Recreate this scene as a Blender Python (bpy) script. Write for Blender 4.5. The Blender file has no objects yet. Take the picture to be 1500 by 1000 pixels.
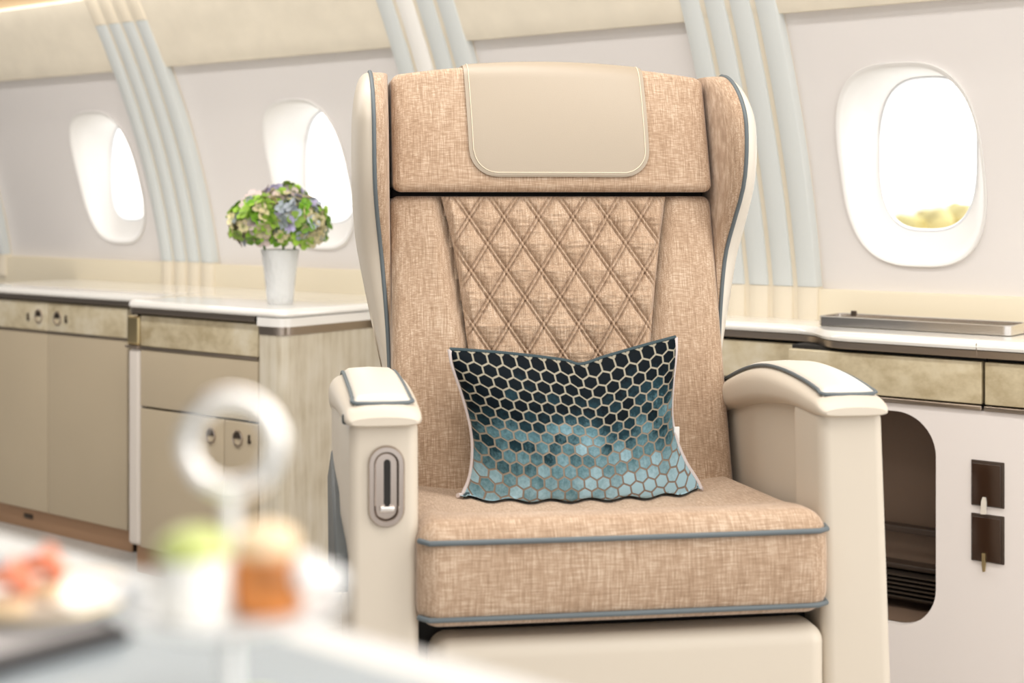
import bpy, bmesh, math, random
from mathutils import Vector, Matrix, noise
random.seed(7)
S = bpy.context.scene
COL = S.collection
PI = math.pi
# ------------------------------------------------------------------ camera frame (metres)
F = 2150.0; HOR = 292.0; EYE = 0.95
YAW = math.radians(38.02); CY, SY = math.cos(YAW), math.sin(YAW)
def wp(px, py, Y):
    """point of the wall-parallel plane Y that the photo shows at (px, py)"""
    u = (px - 750) / F; v = (HOR - py) / F
    d = Y / (u * SY + CY)
    return Vector((d * (u * CY - SY), Y, EYE + v * d))
def wx(px, Y): return wp(px, HOR, Y).x
def cam(cx, d, z=0.0): return Vector((cx * CY - d * SY, cx * SY + d * CY, z))
def campx(px, d, z=0.0): return cam((px - 750) / F * d, d, z)

# ------------------------------------------------------------------ node helpers
def mat(name):
    m = bpy.data.materials.new(name); m.use_nodes = True
    nt = m.node_tree; b = nt.nodes['Principled BSDF']
    return m, nt, b
def N(nt, t, **kw):
    n = nt.nodes.new(t)
    for k, v in kw.items(): setattr(n, k, v)
    return n
def math_n(nt, op, a, b=None, c=None):
    n = N(nt, 'ShaderNodeMath', operation=op)
    for i, v in enumerate((a, b, c)):
        if v is None: continue
        if isinstance(v, (int, float)): n.inputs[i].default_value = v
        else: nt.links.new(v, n.inputs[i])
    return n.outputs[0]
def coords(nt, scale=(1, 1, 1), kind='Object', rot=(0, 0, 0)):
    tc = N(nt, 'ShaderNodeTexCoord'); mp = N(nt, 'ShaderNodeMapping')
    nt.links.new(tc.outputs[kind], mp.inputs[0]); mp.inputs['Scale'].default_value = scale
    mp.inputs['Rotation'].default_value = rot
    return mp.outputs[0]
def noise_n(nt, vec, scale, detail=2, rough=0.5):
    n = N(nt, 'ShaderNodeTexNoise'); nt.links.new(vec, n.inputs['Vector'])
    n.inputs['Scale'].default_value = scale; n.inputs['Detail'].default_value = detail
    n.inputs['Roughness'].default_value = rough
    return n.outputs['Fac']
def ramp(nt, fac, stops):
    r = N(nt, 'ShaderNodeValToRGB'); nt.links.new(fac, r.inputs[0])
    e = r.color_ramp.elements
    while len(e) < len(stops): e.new(0.5)
    for q, (p, c) in zip(e, stops):
        q.position = p; q.color = (*c, 1) if len(c) == 3 else c
    return r.outputs[0]
def bump(nt, b, h, strength=0.2, dist=0.002):
    n = N(nt, 'ShaderNodeBump'); nt.links.new(h, n.inputs['Height'])
    n.inputs['Strength'].default_value = strength; n.inputs['Distance'].default_value = dist
    nt.links.new(n.outputs[0], b.inputs['Normal'])
def plain(name, col, rough=0.5, metal=0.0, spec=0.5, grain=0.0, gscale=300, coat=0.0, var=0.0, vscale=6):
    m, nt, b = mat(name)
    b.inputs['Base Color'].default_value = (*col, 1); b.inputs['Roughness'].default_value = rough
    b.inputs['Metallic'].default_value = metal; b.inputs['Specular IOR Level'].default_value = spec
    b.inputs['Coat Weight'].default_value = coat; b.inputs['Coat Roughness'].default_value = 0.06
    if grain: bump(nt, b, noise_n(nt, coords(nt), gscale, 3), grain, 0.001)
    if var:
        f = noise_n(nt, coords(nt), vscale, 3)
        lo = tuple(c * (1 - var) for c in col); hi = tuple(min(1, c * (1 + var * 0.6)) for c in col)
        nt.links.new(ramp(nt, f, [(0.3, lo), (0.7, hi)]), b.inputs['Base Color'])
    return m
def linen(name, dark, mid, light, turn=0.0):
    m, nt, b = mat(name)
    a = noise_n(nt, coords(nt, (40, 900, 900)), 1, 3, 0.6)
    c = noise_n(nt, coords(nt, (800, 60, 40)), 1, 3, 0.6)
    big = noise_n(nt, coords(nt), 9, 2)
    s = math_n(nt, 'ADD', a, c); s = math_n(nt, 'MULTIPLY', s, 0.5)
    s = math_n(nt, 'ADD', s, math_n(nt, 'MULTIPLY', math_n(nt, 'SUBTRACT', big, 0.5), 0.12))
    nt.links.new(ramp(nt, s, [(0.33, dark), (0.5, mid), (0.66, light)]), b.inputs['Base Color'])
    b.inputs['Roughness'].default_value = 0.85; b.inputs['Specular IOR Level'].default_value = 0.2
    b.inputs['Sheen Weight'].default_value = 0.25; b.inputs['Sheen Roughness'].default_value = 0.4
    bump(nt, b, s, 0.35, 0.0015)
    return m

M = {}
M['linen'] = linen('tan_linen', (0.265, 0.170, 0.106), (0.435, 0.302, 0.205), (0.67, 0.53, 0.405))
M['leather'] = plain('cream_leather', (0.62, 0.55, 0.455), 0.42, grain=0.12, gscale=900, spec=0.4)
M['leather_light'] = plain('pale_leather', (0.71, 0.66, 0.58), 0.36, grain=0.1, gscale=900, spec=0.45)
M['tan_leather'] = plain('headrest_leather', (0.39, 0.325, 0.25), 0.45, grain=0.15, gscale=800)
M['thread'] = plain('stitch_thread', (0.78, 0.68, 0.52), 0.7)
M['piping'] = plain('grey_blue_piping', (0.115, 0.138, 0.15), 0.6)
M['dark'] = plain('shadow_gap', (0.012, 0.010, 0.008), 0.7)
M['panel'] = plain('sidewall_panel', (0.79, 0.755, 0.735), 0.30, spec=0.5, grain=0.02, gscale=60)
M['soffit'] = plain('soffit_fabric', (0.80, 0.73, 0.60), 0.7, grain=0.15, gscale=120, var=0.05, vscale=14)
M['ceiling'] = plain('ceiling_panel', (0.50, 0.39, 0.25), 0.7)
M['rib_blue'] = plain('pale_blue_leather', (0.66, 0.69, 0.68), 0.45, grain=0.05, gscale=500)
M['rib_cream'] = plain('rib_cream', (0.80, 0.72, 0.58), 0.5)
M['rib_white'] = plain('rib_white', (0.9, 0.88, 0.84), 0.35)
M['sill'] = plain('sill_cream', (0.79, 0.71, 0.55), 0.5, grain=0.05, gscale=200)
M['reveal'] = plain('window_reveal', (0.83, 0.815, 0.795), 0.4)
M['gasket'] = plain('pane_gasket', (0.80, 0.82, 0.85), 0.4)
M['counter'] = plain('white_counter', (0.92, 0.90, 0.86), 0.12, coat=0.6)
M['steel'] = plain('bronze_steel', (0.46, 0.39, 0.33), 0.28, 1.0)
M['chrome'] = plain('satin_chrome', (0.74, 0.70, 0.66), 0.2, 1.0)
M['bezel'] = plain('tinted_chrome', (0.50, 0.44, 0.40), 0.16, 1.0)
M['bronze'] = plain('dark_bronze', (0.09, 0.07, 0.055), 0.35, 0.7)
M['door'] = plain('cream_door', (0.52, 0.435, 0.31), 0.5, var=0.03, vscale=4)
M['white_panel'] = plain('white_panel', (0.80, 0.745, 0.715), 0.5, grain=0.03, gscale=100)
M['post'] = plain('pale_post', (0.72, 0.66, 0.60), 0.45)
M['toe'] = plain('toe_kick_brown', (0.40, 0.24, 0.14), 0.6)
M['brown'] = plain('niche_brown', (0.20, 0.135, 0.095), 0.5)
M['brown_dark'] = plain('niche_dark', (0.05, 0.032, 0.022), 0.4)
M['flap'] = plain('socket_flap', (0.035, 0.016, 0.008), 0.18, coat=0.3)
M['brass'] = plain('brass', (0.62, 0.50, 0.28), 0.35, 1.0)
M['lever'] = plain('grey_plastic', (0.055, 0.062, 0.062), 0.45)
M['white'] = plain('white_ceramic', (0.90, 0.89, 0.87), 0.25)
M['ring'] = plain('white_enamel', (0.95, 0.94, 0.93), 0.15, coat=0.5)
M['ring_metal'] = plain('polished_silver', (0.95, 0.93, 0.90), 0.16, 1.0)
M['table_inlay'] = plain('table_inlay', (0.34, 0.38, 0.405), 0.25)
M['table_rim'] = plain('table_rim', (0.72, 0.72, 0.72), 0.2, coat=0.4)
M['slate'] = plain('grey_tray', (0.46, 0.43, 0.42), 0.3)
M['slate_rim'] = plain('tray_rim', (0.03, 0.025, 0.025), 0.3)
M['salmon'] = plain('salmon', (0.74, 0.24, 0.13), 0.4, var=0.1, vscale=80)
M['cream_food'] = plain('whipped_cream', (0.95, 0.92, 0.86), 0.5)
M['lime'] = plain('lime_glaze', (0.60, 0.66, 0.22), 0.3)
M['caramel'] = plain('caramel', (0.60, 0.21, 0.045), 0.3, var=0.5, vscale=120)
M['biscuit'] = plain('biscuit', (0.88, 0.66, 0.42), 0.5)
M['wood'] = plain('ash_grey_floor', (0.46, 0.43, 0.40), 0.8, grain=0.4, gscale=400, var=0.08, vscale=60)

# mottled gold-leaf parchment
m, nt, b = mat('gold_leaf'); M['gold'] = m
f = noise_n(nt, coords(nt), 9, 5, 0.62)
f2 = noise_n(nt, coords(nt, (1, 1, 1.6)), 34, 3, 0.6)
f = math_n(nt, 'ADD', math_n(nt, 'MULTIPLY', f, 0.75), math_n(nt, 'MULTIPLY', f2, 0.25))
nt.links.new(ramp(nt, f, [(0.34, (0.46, 0.37, 0.22)), (0.5, (0.67, 0.58, 0.40)), (0.66, (0.78, 0.71, 0.56))]), b.inputs['Base Color'])
b.inputs['Roughness'].default_value = 0.38; b.inputs['Metallic'].default_value = 0.15
# veneer with faint upright streaks
m, nt, b = mat('parchment_veneer'); M['veneer'] = m
f = noise_n(nt, coords(nt, (60, 60, 5)), 1, 4, 0.6); f2 = noise_n(nt, coords(nt), 12, 3)
f = math_n(nt, 'ADD', math_n(nt, 'MULTIPLY', f, 0.6), math_n(nt, 'MULTIPLY', f2, 0.4))
nt.links.new(ramp(nt, f, [(0.32, (0.50, 0.43, 0.31)), (0.5, (0.64, 0.58, 0.46)), (0.68, (0.72, 0.67, 0.57))]), b.inputs['Base Color'])
b.inputs['Roughness'].default_value = 0.4
# clear panes
m, nt, b = mat('clear_pane'); M['pane'] = m
tr = N(nt, 'ShaderNodeBsdfTransparent'); gl = N(nt, 'ShaderNodeBsdfGlossy'); mx = N(nt, 'ShaderNodeMixShader')
gl.inputs['Roughness'].default_value = 0.03
mx.inputs[0].default_value = 0.04; nt.links.new(tr.outputs[0], mx.inputs[1]); nt.links.new(gl.outputs[0], mx.inputs[2])
nt.links.new(mx.outputs[0], nt.nodes['Material Output'].inputs[0])
# cut crystal
m, nt, b = mat('cut_crystal'); M['crystal'] = m
b.inputs['Base Color'].default_value = (0.97, 0.98, 0.98, 1); b.inputs['Transmission Weight'].default_value = 0.32
b.inputs['Roughness'].default_value = 0.12; b.inputs['IOR'].default_value = 1.25
vo = N(nt, 'ShaderNodeTexVoronoi'); nt.links.new(coords(nt, (1, 1, 0.6)), vo.inputs['Vector']); vo.inputs['Scale'].default_value = 90
bump(nt, b, vo.outputs['Distance'], 0.6, 0.003)
# hydrangea petals take their own colour per floret
m, nt, b = mat('petal'); M['petal'] = m
ca = N(nt, 'ShaderNodeVertexColor', layer_name='tint'); nt.links.new(ca.outputs[0], b.inputs['Base Color'])
b.inputs['Roughness'].default_value = 0.6; b.inputs['Subsurface Weight'].default_value = 0.0
M['stem'] = plain('flower_stem', (0.16, 0.30, 0.07), 0.5)
M['leaf_gold'] = plain('autumn_leaves', (0.98, 0.80, 0.38), 0.9, var=0.25, vscale=0.25)
M['ground'] = plain('pale_apron', (0.95, 0.93, 0.88), 0.9)
# hexagon cut velvet
m, nt, b = mat('hexagon_velvet'); M['velvet'] = m
uv = N(nt, 'ShaderNodeTexCoord'); sp = N(nt, 'ShaderNodeSeparateXYZ'); nt.links.new(uv.outputs['UV'], sp.inputs[0])
X, Yv = sp.outputs[0], sp.outputs[1]                       # uv are in hexagon widths / rows already
def hexcell(ox, oy):
    a = math_n(nt, 'SUBTRACT', math_n(nt, 'FRACT', math_n(nt, 'ADD', X, ox)), 0.5)
    c = math_n(nt, 'SUBTRACT', math_n(nt, 'FRACT', math_n(nt, 'ADD', Yv, oy)), 0.5)
    c = math_n(nt, 'MULTIPLY', c, 1.732)
    d2 = math_n(nt, 'ADD', math_n(nt, 'MULTIPLY', a, a), math_n(nt, 'MULTIPLY', c, c))
    aa, cc = math_n(nt, 'ABSOLUTE', a), math_n(nt, 'ABSOLUTE', c)
    h = math_n(nt, 'MAXIMUM', aa, math_n(nt, 'ADD', math_n(nt, 'MULTIPLY', aa, 0.5), math_n(nt, 'MULTIPLY', cc, 0.866)))
    ix = math_n(nt, 'FLOOR', math_n(nt, 'ADD', X, ox)); iy = math_n(nt, 'FLOOR', math_n(nt, 'ADD', Yv, oy))
    idv = math_n(nt, 'ADD', math_n(nt, 'MULTIPLY', ix, 7.31 + ox), math_n(nt, 'MULTIPLY', iy, 13.77 + oy))
    return d2, h, idv
d1, h1, i1 = hexcell(0, 0); d2_, h2, i2 = hexcell(0.5, 0.5)
pick = math_n(nt, 'LESS_THAN', d1, d2_); inv = math_n(nt, 'SUBTRACT', 1.0, pick)
def sel(a, c): return math_n(nt, 'ADD', math_n(nt, 'MULTIPLY', a, pick), math_n(nt, 'MULTIPLY', c, inv))
hx, idc = sel(h1, h2), sel(i1, i2)
wn = N(nt, 'ShaderNodeTexWhiteNoise', noise_dimensions='1D'); nt.links.new(idc, wn.inputs['W'])
pile = N(nt, 'ShaderNodeMapRange'); nt.links.new(hx, pile.inputs[0])
pile.inputs[1].default_value = 0.42; pile.inputs[2].default_value = 0.452; pile.inputs[3].default_value = 1; pile.inputs[4].default_value = 0
cloth_uv = coords(nt, (0.13, 0.16, 1), 'UV'); nap = noise_n(nt, cloth_uv, 1.0, 3, 0.6)
fine = noise_n(nt, coords(nt, (2.2, 2.8, 1), 'UV'), 1.6, 3, 0.7)
# velvet shading put into colour: midnight teal top, sea blue foot, brushed pile patches
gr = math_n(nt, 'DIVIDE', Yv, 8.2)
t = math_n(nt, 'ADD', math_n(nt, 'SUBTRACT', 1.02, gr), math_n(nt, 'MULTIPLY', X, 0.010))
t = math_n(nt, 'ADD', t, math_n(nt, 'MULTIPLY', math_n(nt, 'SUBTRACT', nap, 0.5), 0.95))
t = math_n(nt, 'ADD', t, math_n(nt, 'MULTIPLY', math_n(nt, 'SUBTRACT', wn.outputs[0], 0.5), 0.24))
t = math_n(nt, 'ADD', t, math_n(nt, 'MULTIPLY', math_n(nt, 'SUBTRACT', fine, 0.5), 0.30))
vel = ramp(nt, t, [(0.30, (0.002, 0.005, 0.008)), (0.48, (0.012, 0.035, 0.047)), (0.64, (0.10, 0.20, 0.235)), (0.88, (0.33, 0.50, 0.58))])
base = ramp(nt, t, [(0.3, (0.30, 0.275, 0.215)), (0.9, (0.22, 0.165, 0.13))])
mixc = N(nt, 'ShaderNodeMix', data_type='RGBA'); nt.links.new(pile.outputs[0], mixc.inputs[0])
nt.links.new(base, mixc.inputs[6]); nt.links.new(vel, mixc.inputs[7]); nt.links.new(mixc.outputs[2], b.inputs['Base Color'])
b.inputs['Roughness'].default_value = 0.6; b.inputs['Specular IOR Level'].default_value = 0.06
b.inputs['Sheen Weight'].default_value = 0.03; b.inputs['Sheen Roughness'].default_value = 0.3
bump(nt, b, pile.outputs[0], 0.5, 0.002)
M['teal_piping'] = plain('dark_teal_piping', (0.02, 0.045, 0.055), 0.6)
M['pillow_piping'] = plain('pale_lilac_piping', (0.62, 0.55, 0.54), 0.6)

# ------------------------------------------------------------------ mesh helpers
def link(name, me, parent=None):
    o = bpy.data.objects.new(name, me); COL.objects.link(o)
    if parent: o.parent = parent
    return o
def obj(name, bm, m, parent=None, smooth=True, angle=40):
    bmesh.ops.recalc_face_normals(bm, faces=bm.faces)
    me = bpy.data.meshes.new(name); bm.to_mesh(me); bm.free()
    for mm in (m if isinstance(m, (list, tuple)) else [m]): me.materials.append(M[mm] if isinstance(mm, str) else mm)
    if smooth:
        me.shade_smooth()
        try: me.set_sharp_from_angle(angle=math.radians(angle))
        except Exception: pass
    return link(name, me, parent)
def thing(name, label, cat, loc=(0, 0, 0), rz=0, group=None):
    o = bpy.data.objects.new(name, None); COL.objects.link(o); o.empty_display_size = 0.05
    o.location = loc; o.rotation_euler = (0, 0, rz); o['label'] = label; o['category'] = cat
    if group: o['group'] = group
    return o
def tag(o, label, cat, group=None, kind=None):
    o['label'] = label; o['category'] = cat
    if group: o['group'] = group
    if kind: o['kind'] = kind
    return o
def struct(o): o['kind'] = 'structure'; return o
def rbox(x0, x1, y0, y1, z0, z1, r=0.01, seg=3, n=(1, 1, 1), fn=None, bm=None):
    """rounded box with a regular grid; fn bends it"""
    bm = bm or bmesh.new()
    lo = Vector((x0, y0, z0)); hi = Vector((x1, y1, z1))
    r = min(r, (x1 - x0) / 2, (y1 - y0) / 2, (z1 - z0) / 2)
    ax = []
    for k in range(3):
        a, c = lo[k], hi[k]
        pts = [a + r * (1 - math.cos(PI / 2 * i / seg)) * 1.0 for i in range(seg)] if False else [a + r * i / seg for i in range(seg)]
        mid = max(1, n[k])
        pts += [a + r + (c - a - 2 * r) * i / mid for i in range(mid + 1)]
        pts += [c - r + r * i / seg for i in range(1, seg + 1)]
        ax.append(pts)
    vs = {}
    def vert(i, j, k):
        p = Vector((ax[0][i], ax[1][j], ax[2][k]))
        key = (i, j, k)
        if key in vs: return vs[key]
        inner = Vector([min(max(p[q], lo[q] + r), hi[q] - r) for q in range(3)])
        dd = p - inner
        if r > 1e-6:
            # spread the corner rings evenly over the arc
            e = Vector([math.tan(dd[q] / r * PI / 4) * r for q in range(3)])
            if e.length > 1e-9: p = inner + e.normalized() * r
        if fn: p = Vector(fn(p))
        vs[key] = bm.verts.new(p); return vs[key]
    L = [len(a) - 1 for a in ax]
    def quad(f):
        try: bm.faces.new(f)
        except ValueError: pass
    for fixed in (0, L[0]):
        for j in range(L[1]):
            for k in range(L[2]): quad([vert(fixed, j, k), vert(fixed, j + 1, k), vert(fixed, j + 1, k + 1), vert(fixed, j, k + 1)])
    for fixed in (0, L[1]):
        for i in range(L[0]):
            for k in range(L[2]): quad([vert(i, fixed, k), vert(i + 1, fixed, k), vert(i + 1, fixed, k + 1), vert(i, fixed, k + 1)])
    for fixed in (0, L[2]):
        for i in range(L[0]):
            for j in range(L[1]): quad([vert(i, j, fixed), vert(i + 1, j, fixed), vert(i + 1, j + 1, fixed), vert(i, j + 1, fixed)])
    return bm
def loft(secs, closed=True, cap=True, bm=None, mats=None):
    bm = bm or bmesh.new()
    rows = [[bm.verts.new(p) for p in s] for s in secs]
    n = len(rows[0])
    for a, c in zip(rows, rows[1:]):
        for i in range(n if closed else n - 1):
            j = (i + 1) % n
            f = bm.faces.new([a[i], a[j], c[j], c[i]])
            if mats: f.material_index = mats(i)
    if cap and closed:
        bm.faces.new(rows[0][::-1]); bm.faces.new(rows[-1])
    return bm
def tube(pts, r, n=10, closed=False, bm=None):
    pts = [Vector(p) for p in pts]; secs = []
    m = len(pts); up = None
    for i, p in enumerate(pts):
        if closed: t = pts[(i + 1) % m] - pts[i - 1]
        else: t = pts[min(i + 1, m - 1)] - pts[max(i - 1, 0)]
        t.normalize()
        if up is None: up = t.orthogonal().normalized()
        up = (up - t * up.dot(t)).normalized(); w = t.cross(up)
        rr = r(i / (m - 1)) if callable(r) else r
        secs.append([p + (up * math.cos(2 * PI * k / n) + w * math.sin(2 * PI * k / n)) * rr for k in range(n)])
    if closed: secs.append(secs[0])
    if closed:
        bm = bm or bmesh.new()
        rows = [[bm.verts.new(q) for q in s] for s in secs[:-1]]
        for a in range(m):
            c = (a + 1) % m
            for k in range(n): bm.faces.new([rows[a][k], rows[a][(k + 1) % n], rows[c][(k + 1) % n], rows[c][k]])
        return bm
    return loft(secs, bm=bm)
def lathe(prof, n=48, origin=(0, 0, 0), bm=None):
    o = Vector(origin); bm = bm or bmesh.new(); rows = []
    for r, z in prof:
        if r < 1e-6: rows.append([bm.verts.new(o + Vector((0, 0, z)))])
        else: rows.append([bm.verts.new(o + Vector((r * math.cos(2 * PI * k / n), r * math.sin(2 * PI * k / n), z))) for k in range(n)])
    for a, c in zip(rows, rows[1:]):
        if len(a) == 1 and len(c) == 1: continue
        for k in range(n):
            j = (k + 1) % n
            if len(a) == 1: bm.faces.new([a[0], c[j], c[k]])
            elif len(c) == 1: bm.faces.new([a[k], a[j], c[0]])
            else: bm.faces.new([a[k], a[j], c[j], c[k]])
    return bm
def prism(poly, f, bm=None):
    """poly: list of points; f(p, 0/1) -> 3D point of near and far face"""
    bm = bm or bmesh.new()
    a = [bm.verts.new(f(p, 0)) for p in poly]; c = [bm.verts.new(f(p, 1)) for p in poly]
    n = len(poly)
    bm.faces.new(a); bm.faces.new(c[::-1])
    for i in range(n): bm.faces.new([a[i], c[i], c[(i + 1) % n], a[(i + 1) % n]])
    return bm
def smooth_curve(pts, n=8, closed=False):
    pts = [Vector(p) for p in pts]; out = []; m = len(pts)
    rng = range(m if closed else m - 1)
    for i in rng:
        if closed: p0, p1, p2, p3 = pts[i - 1], pts[i], pts[(i + 1) % m], pts[(i + 2) % m]
        else: p0, p1, p2, p3 = pts[max(i - 1, 0)], pts[i], pts[i + 1], pts[min(i + 2, m - 1)]
        for k in range(n):
            t = k / n
            out.append(0.5 * ((2 * p1) + (p2 - p0) * t + (2 * p0 - 5 * p1 + 4 * p2 - p3) * t * t + (3 * p1 - p0 - 3 * p2 + p3) * t ** 3))
    if not closed: out.append(pts[-1])
    return out
def lerp_tab(tab, x):
    if x <= tab[0][0]: return tab[0][1]
    for (a, va), (c, vc) in zip(tab, tab[1:]):
        if x <= c:
            t = (x - a) / (c - a); return va + (vc - va) * t
    return tab[-1][1]
def smooth_tab(tab, x):
    if x <= tab[0][0]: return tab[0][1]
    if x >= tab[-1][0]: return tab[-1][1]
    for i in range(len(tab) - 1):
        if x <= tab[i + 1][0]:
            a, va = tab[i]; c, vc = tab[i + 1]; t = (x - a) / (c - a)
            m0 = ((vc - tab[i - 1][1]) / (c - tab[i - 1][0]) if i else (vc - va) / (c - a)) * (c - a)
            m1 = ((tab[i + 2][1] - va) / (tab[i + 2][0] - a) if i + 2 < len(tab) else (vc - va) / (c - a)) * (c - a)
            return (2 * t**3 - 3 * t**2 + 1) * va + (t**3 - 2 * t**2 + t) * m0 + (-2 * t**3 + 3 * t**2) * vc + (t**3 - t**2) * m1
def racetrack(a, h, n=64, e=2.9):
    out = []
    for k in range(n):
        t = 2 * PI * k / n; c, s = math.cos(t), math.sin(t)
        out.append((a * math.copysign(abs(c) ** (2 / e), c), h * math.copysign(abs(s) ** (2 / e), s)))
    return out

# ------------------------------------------------------------------ cabin shell
Z_COUNTER = 0.696; Z_SILL = 0.761; Z_SOFF = 1.324; Z_TOP = 1.52
def prof(z):
    t = max(0.0, z - 0.761)
    return 2.837 - 0.163 * t - 0.263 * t * t
WINS = [-3.764, -2.884, -2.03, -1.178]
RIBS = [(-4.60, -4.37), (-3.55, -3.317), (-2.452, -2.214), (-1.615, -1.396), (-0.56, -0.33)]
PANELS = [(-4.37, -3.55), (-3.317, -2.452), (-2.214, -1.615), (-1.396, -0.56)]
WIN_A, WIN_H, WIN_Z = 0.148, 0.199, 1.016
OP_A, OP_H, OP_Z, OP_Y = 0.104, 0.158, 1.043, 2.885
# sidewall panels, each with a racetrack opening
bm = bmesh.new()
NR = 96
for (xa, xb), xc in zip(PANELS, WINS):
    xa -= 0.01; xb += 0.01
    z0, z1 = Z_SILL - 0.01, Z_SOFF + 0.02
    inner = [(xc + p, WIN_Z + q) for p, q in racetrack(WIN_A, WIN_H, NR)]
    outer = []
    for p, q in inner:
        dx, dz = p - xc, q - WIN_Z
        k = min(((xb - xc) / dx if dx > 1e-9 else ((xa - xc) / dx if dx < -1e-9 else 1e9)),
                ((z1 - WIN_Z) / dz if dz > 1e-9 else ((z0 - WIN_Z) / dz if dz < -1e-9 else 1e9)))
        outer.append((xc + dx * k, WIN_Z + dz * k))
    for cx_, cz_ in ((xa, z0), (xb, z0), (xa, z1), (xb, z1)):      # snap the nearest spokes to the corners
        j = min(range(NR), key=lambda i: (outer[i][0] - cx_) ** 2 + (outer[i][1] - cz_) ** 2); outer[j] = (cx_, cz_)
    secs = []
    for s in [0, 0.08, 0.2, 0.35, 0.5, 0.65, 0.8, 1]:
        secs.append([(a[0] + (c[0] - a[0]) * s, prof(a[1] + (c[1] - a[1]) * s) + 0.022, a[1] + (c[1] - a[1]) * s) for a, c in zip(inner, outer)])
    loft(secs, True, False, bm)
struct(obj('wall_left', bm, 'panel'))
# windows: flared reveal, lip, gasket, pane
def win(i, xc):
    o_ = racetrack(1, 1, NR)
    secs = []
    for s, dy in ((1.0, 0.023), (1.02, 0.017), (1.012, 0.0135), (0.985, 0.015), (0.965, 0.021)):
        secs.append([(xc + p * WIN_A * s, prof(WIN_Z + q * WIN_H * s) + dy, WIN_Z + q * WIN_H * s) for p, q in o_])
    for f_ in (0.25, 0.5, 0.72, 0.88, 1.0):
        g = f_ ** 0.8; row = []
        for p, q in o_:
            ox, oz = xc + p * WIN_A * 0.965, WIN_Z + q * WIN_H * 0.965
            ix, iz = xc + p * OP_A, OP_Z + q * OP_H
            y0 = prof(oz) + 0.021
            bulge = 0.25 * math.sin(PI * f_)
            row.append((ox + (ix - ox) * (f_ ** 1.5 * 0.9 + f_ * 0.1), y0 + (OP_Y - y0) * g, oz + (iz - oz) * (f_ ** 1.5 * 0.9 + f_ * 0.1)))
        secs.append(row)
    w = struct(obj('window_%d' % i, loft(secs, True, False), 'reveal', None, True, 60))
    g = obj('gasket', loft([[(xc + p * OP_A * k, OP_Y + dy, OP_Z + q * OP_H * k) for p, q in o_] for k, dy in ((1.02, 0.0), (0.985, -0.003), (0.965, 0.004))], True, False), 'gasket', w)
    bm = bmesh.new()
    bm.faces.new([bm.verts.new((xc + p * OP_A * 1.01, OP_Y + 0.008, OP_Z + q * OP_H * 1.01)) for p, q in o_])
    r = bmesh.ops.extrude_face_region(bm, geom=bm.faces[:])
    bmesh.ops.translate(bm, verts=[v for v in r['geom'] if isinstance(v, bmesh.types.BMVert)], vec=(0, 0.005, 0))
    obj('pane', bm, 'pane', w, False)
for i, xc in enumerate(WINS): win(i + 1, xc)
# outer skin that closes the cavity round the reveals
bm = bmesh.new()
for (x0, x1), xc in zip([(-5.2, -3.324), (-3.324, -2.457), (-2.457, -1.604), (-1.604, 0.6)], WINS):
    o_ = racetrack(OP_A, OP_H, NR); inn = [(xc + p, OP_Z + q) for p, q in o_]; out = []
    for p, q in inn:
        dx, dz = p - xc, q - OP_Z
        k = min(((x1 - xc) / dx if dx > 1e-9 else ((x0 - xc) / dx if dx < -1e-9 else 1e9)), ((1.75 - OP_Z) / dz if dz > 1e-9 else ((0 - OP_Z) / dz if dz < -1e-9 else 1e9)))
        out.append((xc + dx * k, OP_Z + dz * k))
    for cx_, cz_ in ((x0, 0), (x1, 0), (x0, 1.75), (x1, 1.75)):
        j = min(range(NR), key=lambda i: (out[i][0] - cx_) ** 2 + (out[i][1] - cz_) ** 2); out[j] = (cx_, cz_)
    loft([[(p, OP_Y + 0.001, q) for p, q in inn], [(p, OP_Y + 0.001, q) for p, q in out]], True, False, bm)
struct(obj('wall_outer', bm, 'reveal'))
# sill band between counter and panels, rounded top lip
def band(x0, x1, zs, bm):
    loft([[(x, y, z) for (y, z) in zs] for x in (x0, x1)], False, False, bm)
bm = bmesh.new()
zs = [(2.86, Z_COUNTER - 0.03), (2.836, Z_COUNTER - 0.03), (2.834, Z_SILL - 0.006), (2.8355, Z_SILL - 0.001), (2.839, Z_SILL), (2.87, Z_SILL)]
band(-5.2, 0.6, zs, bm)
struct(obj('trim_1', bm, 'sill', None, True, 30))
# soffit above the panels
bm = bmesh.new()
zz = [Z_SOFF + (Z_TOP - Z_SOFF) * k / 10 for k in range(11)]
zs = [(prof(Z_SOFF) + 0.035, Z_SOFF + 0.003), (prof(Z_SOFF) - 0.003, Z_SOFF), (prof(Z_SOFF) - 0.006, Z_SOFF + 0.004)] + [(prof(z) - 0.007, z) for z in zz[1:]] + [(prof(Z_TOP) + 0.01, Z_TOP + 0.012)]
band(-5.2, 0.6, zs, bm)
struct(obj('trim_2', bm, 'soffit', None, True, 30))
# ceiling with its recessed cove
bm = bmesh.new()
band(-5.2, 0.6, [(prof(Z_TOP) + 0.01, Z_TOP + 0.012), (prof(Z_TOP) + 0.04, Z_TOP + 0.05), (2.53, Z_TOP + 0.055), (2.50, Z_TOP + 0.045), (2.3, 1.70), (2.0, 1.85), (1.6, 1.97), (1.2, 2.02), (0.2, 2.05)], bm)
struct(obj('ceiling', bm, 'ceiling'))
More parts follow.
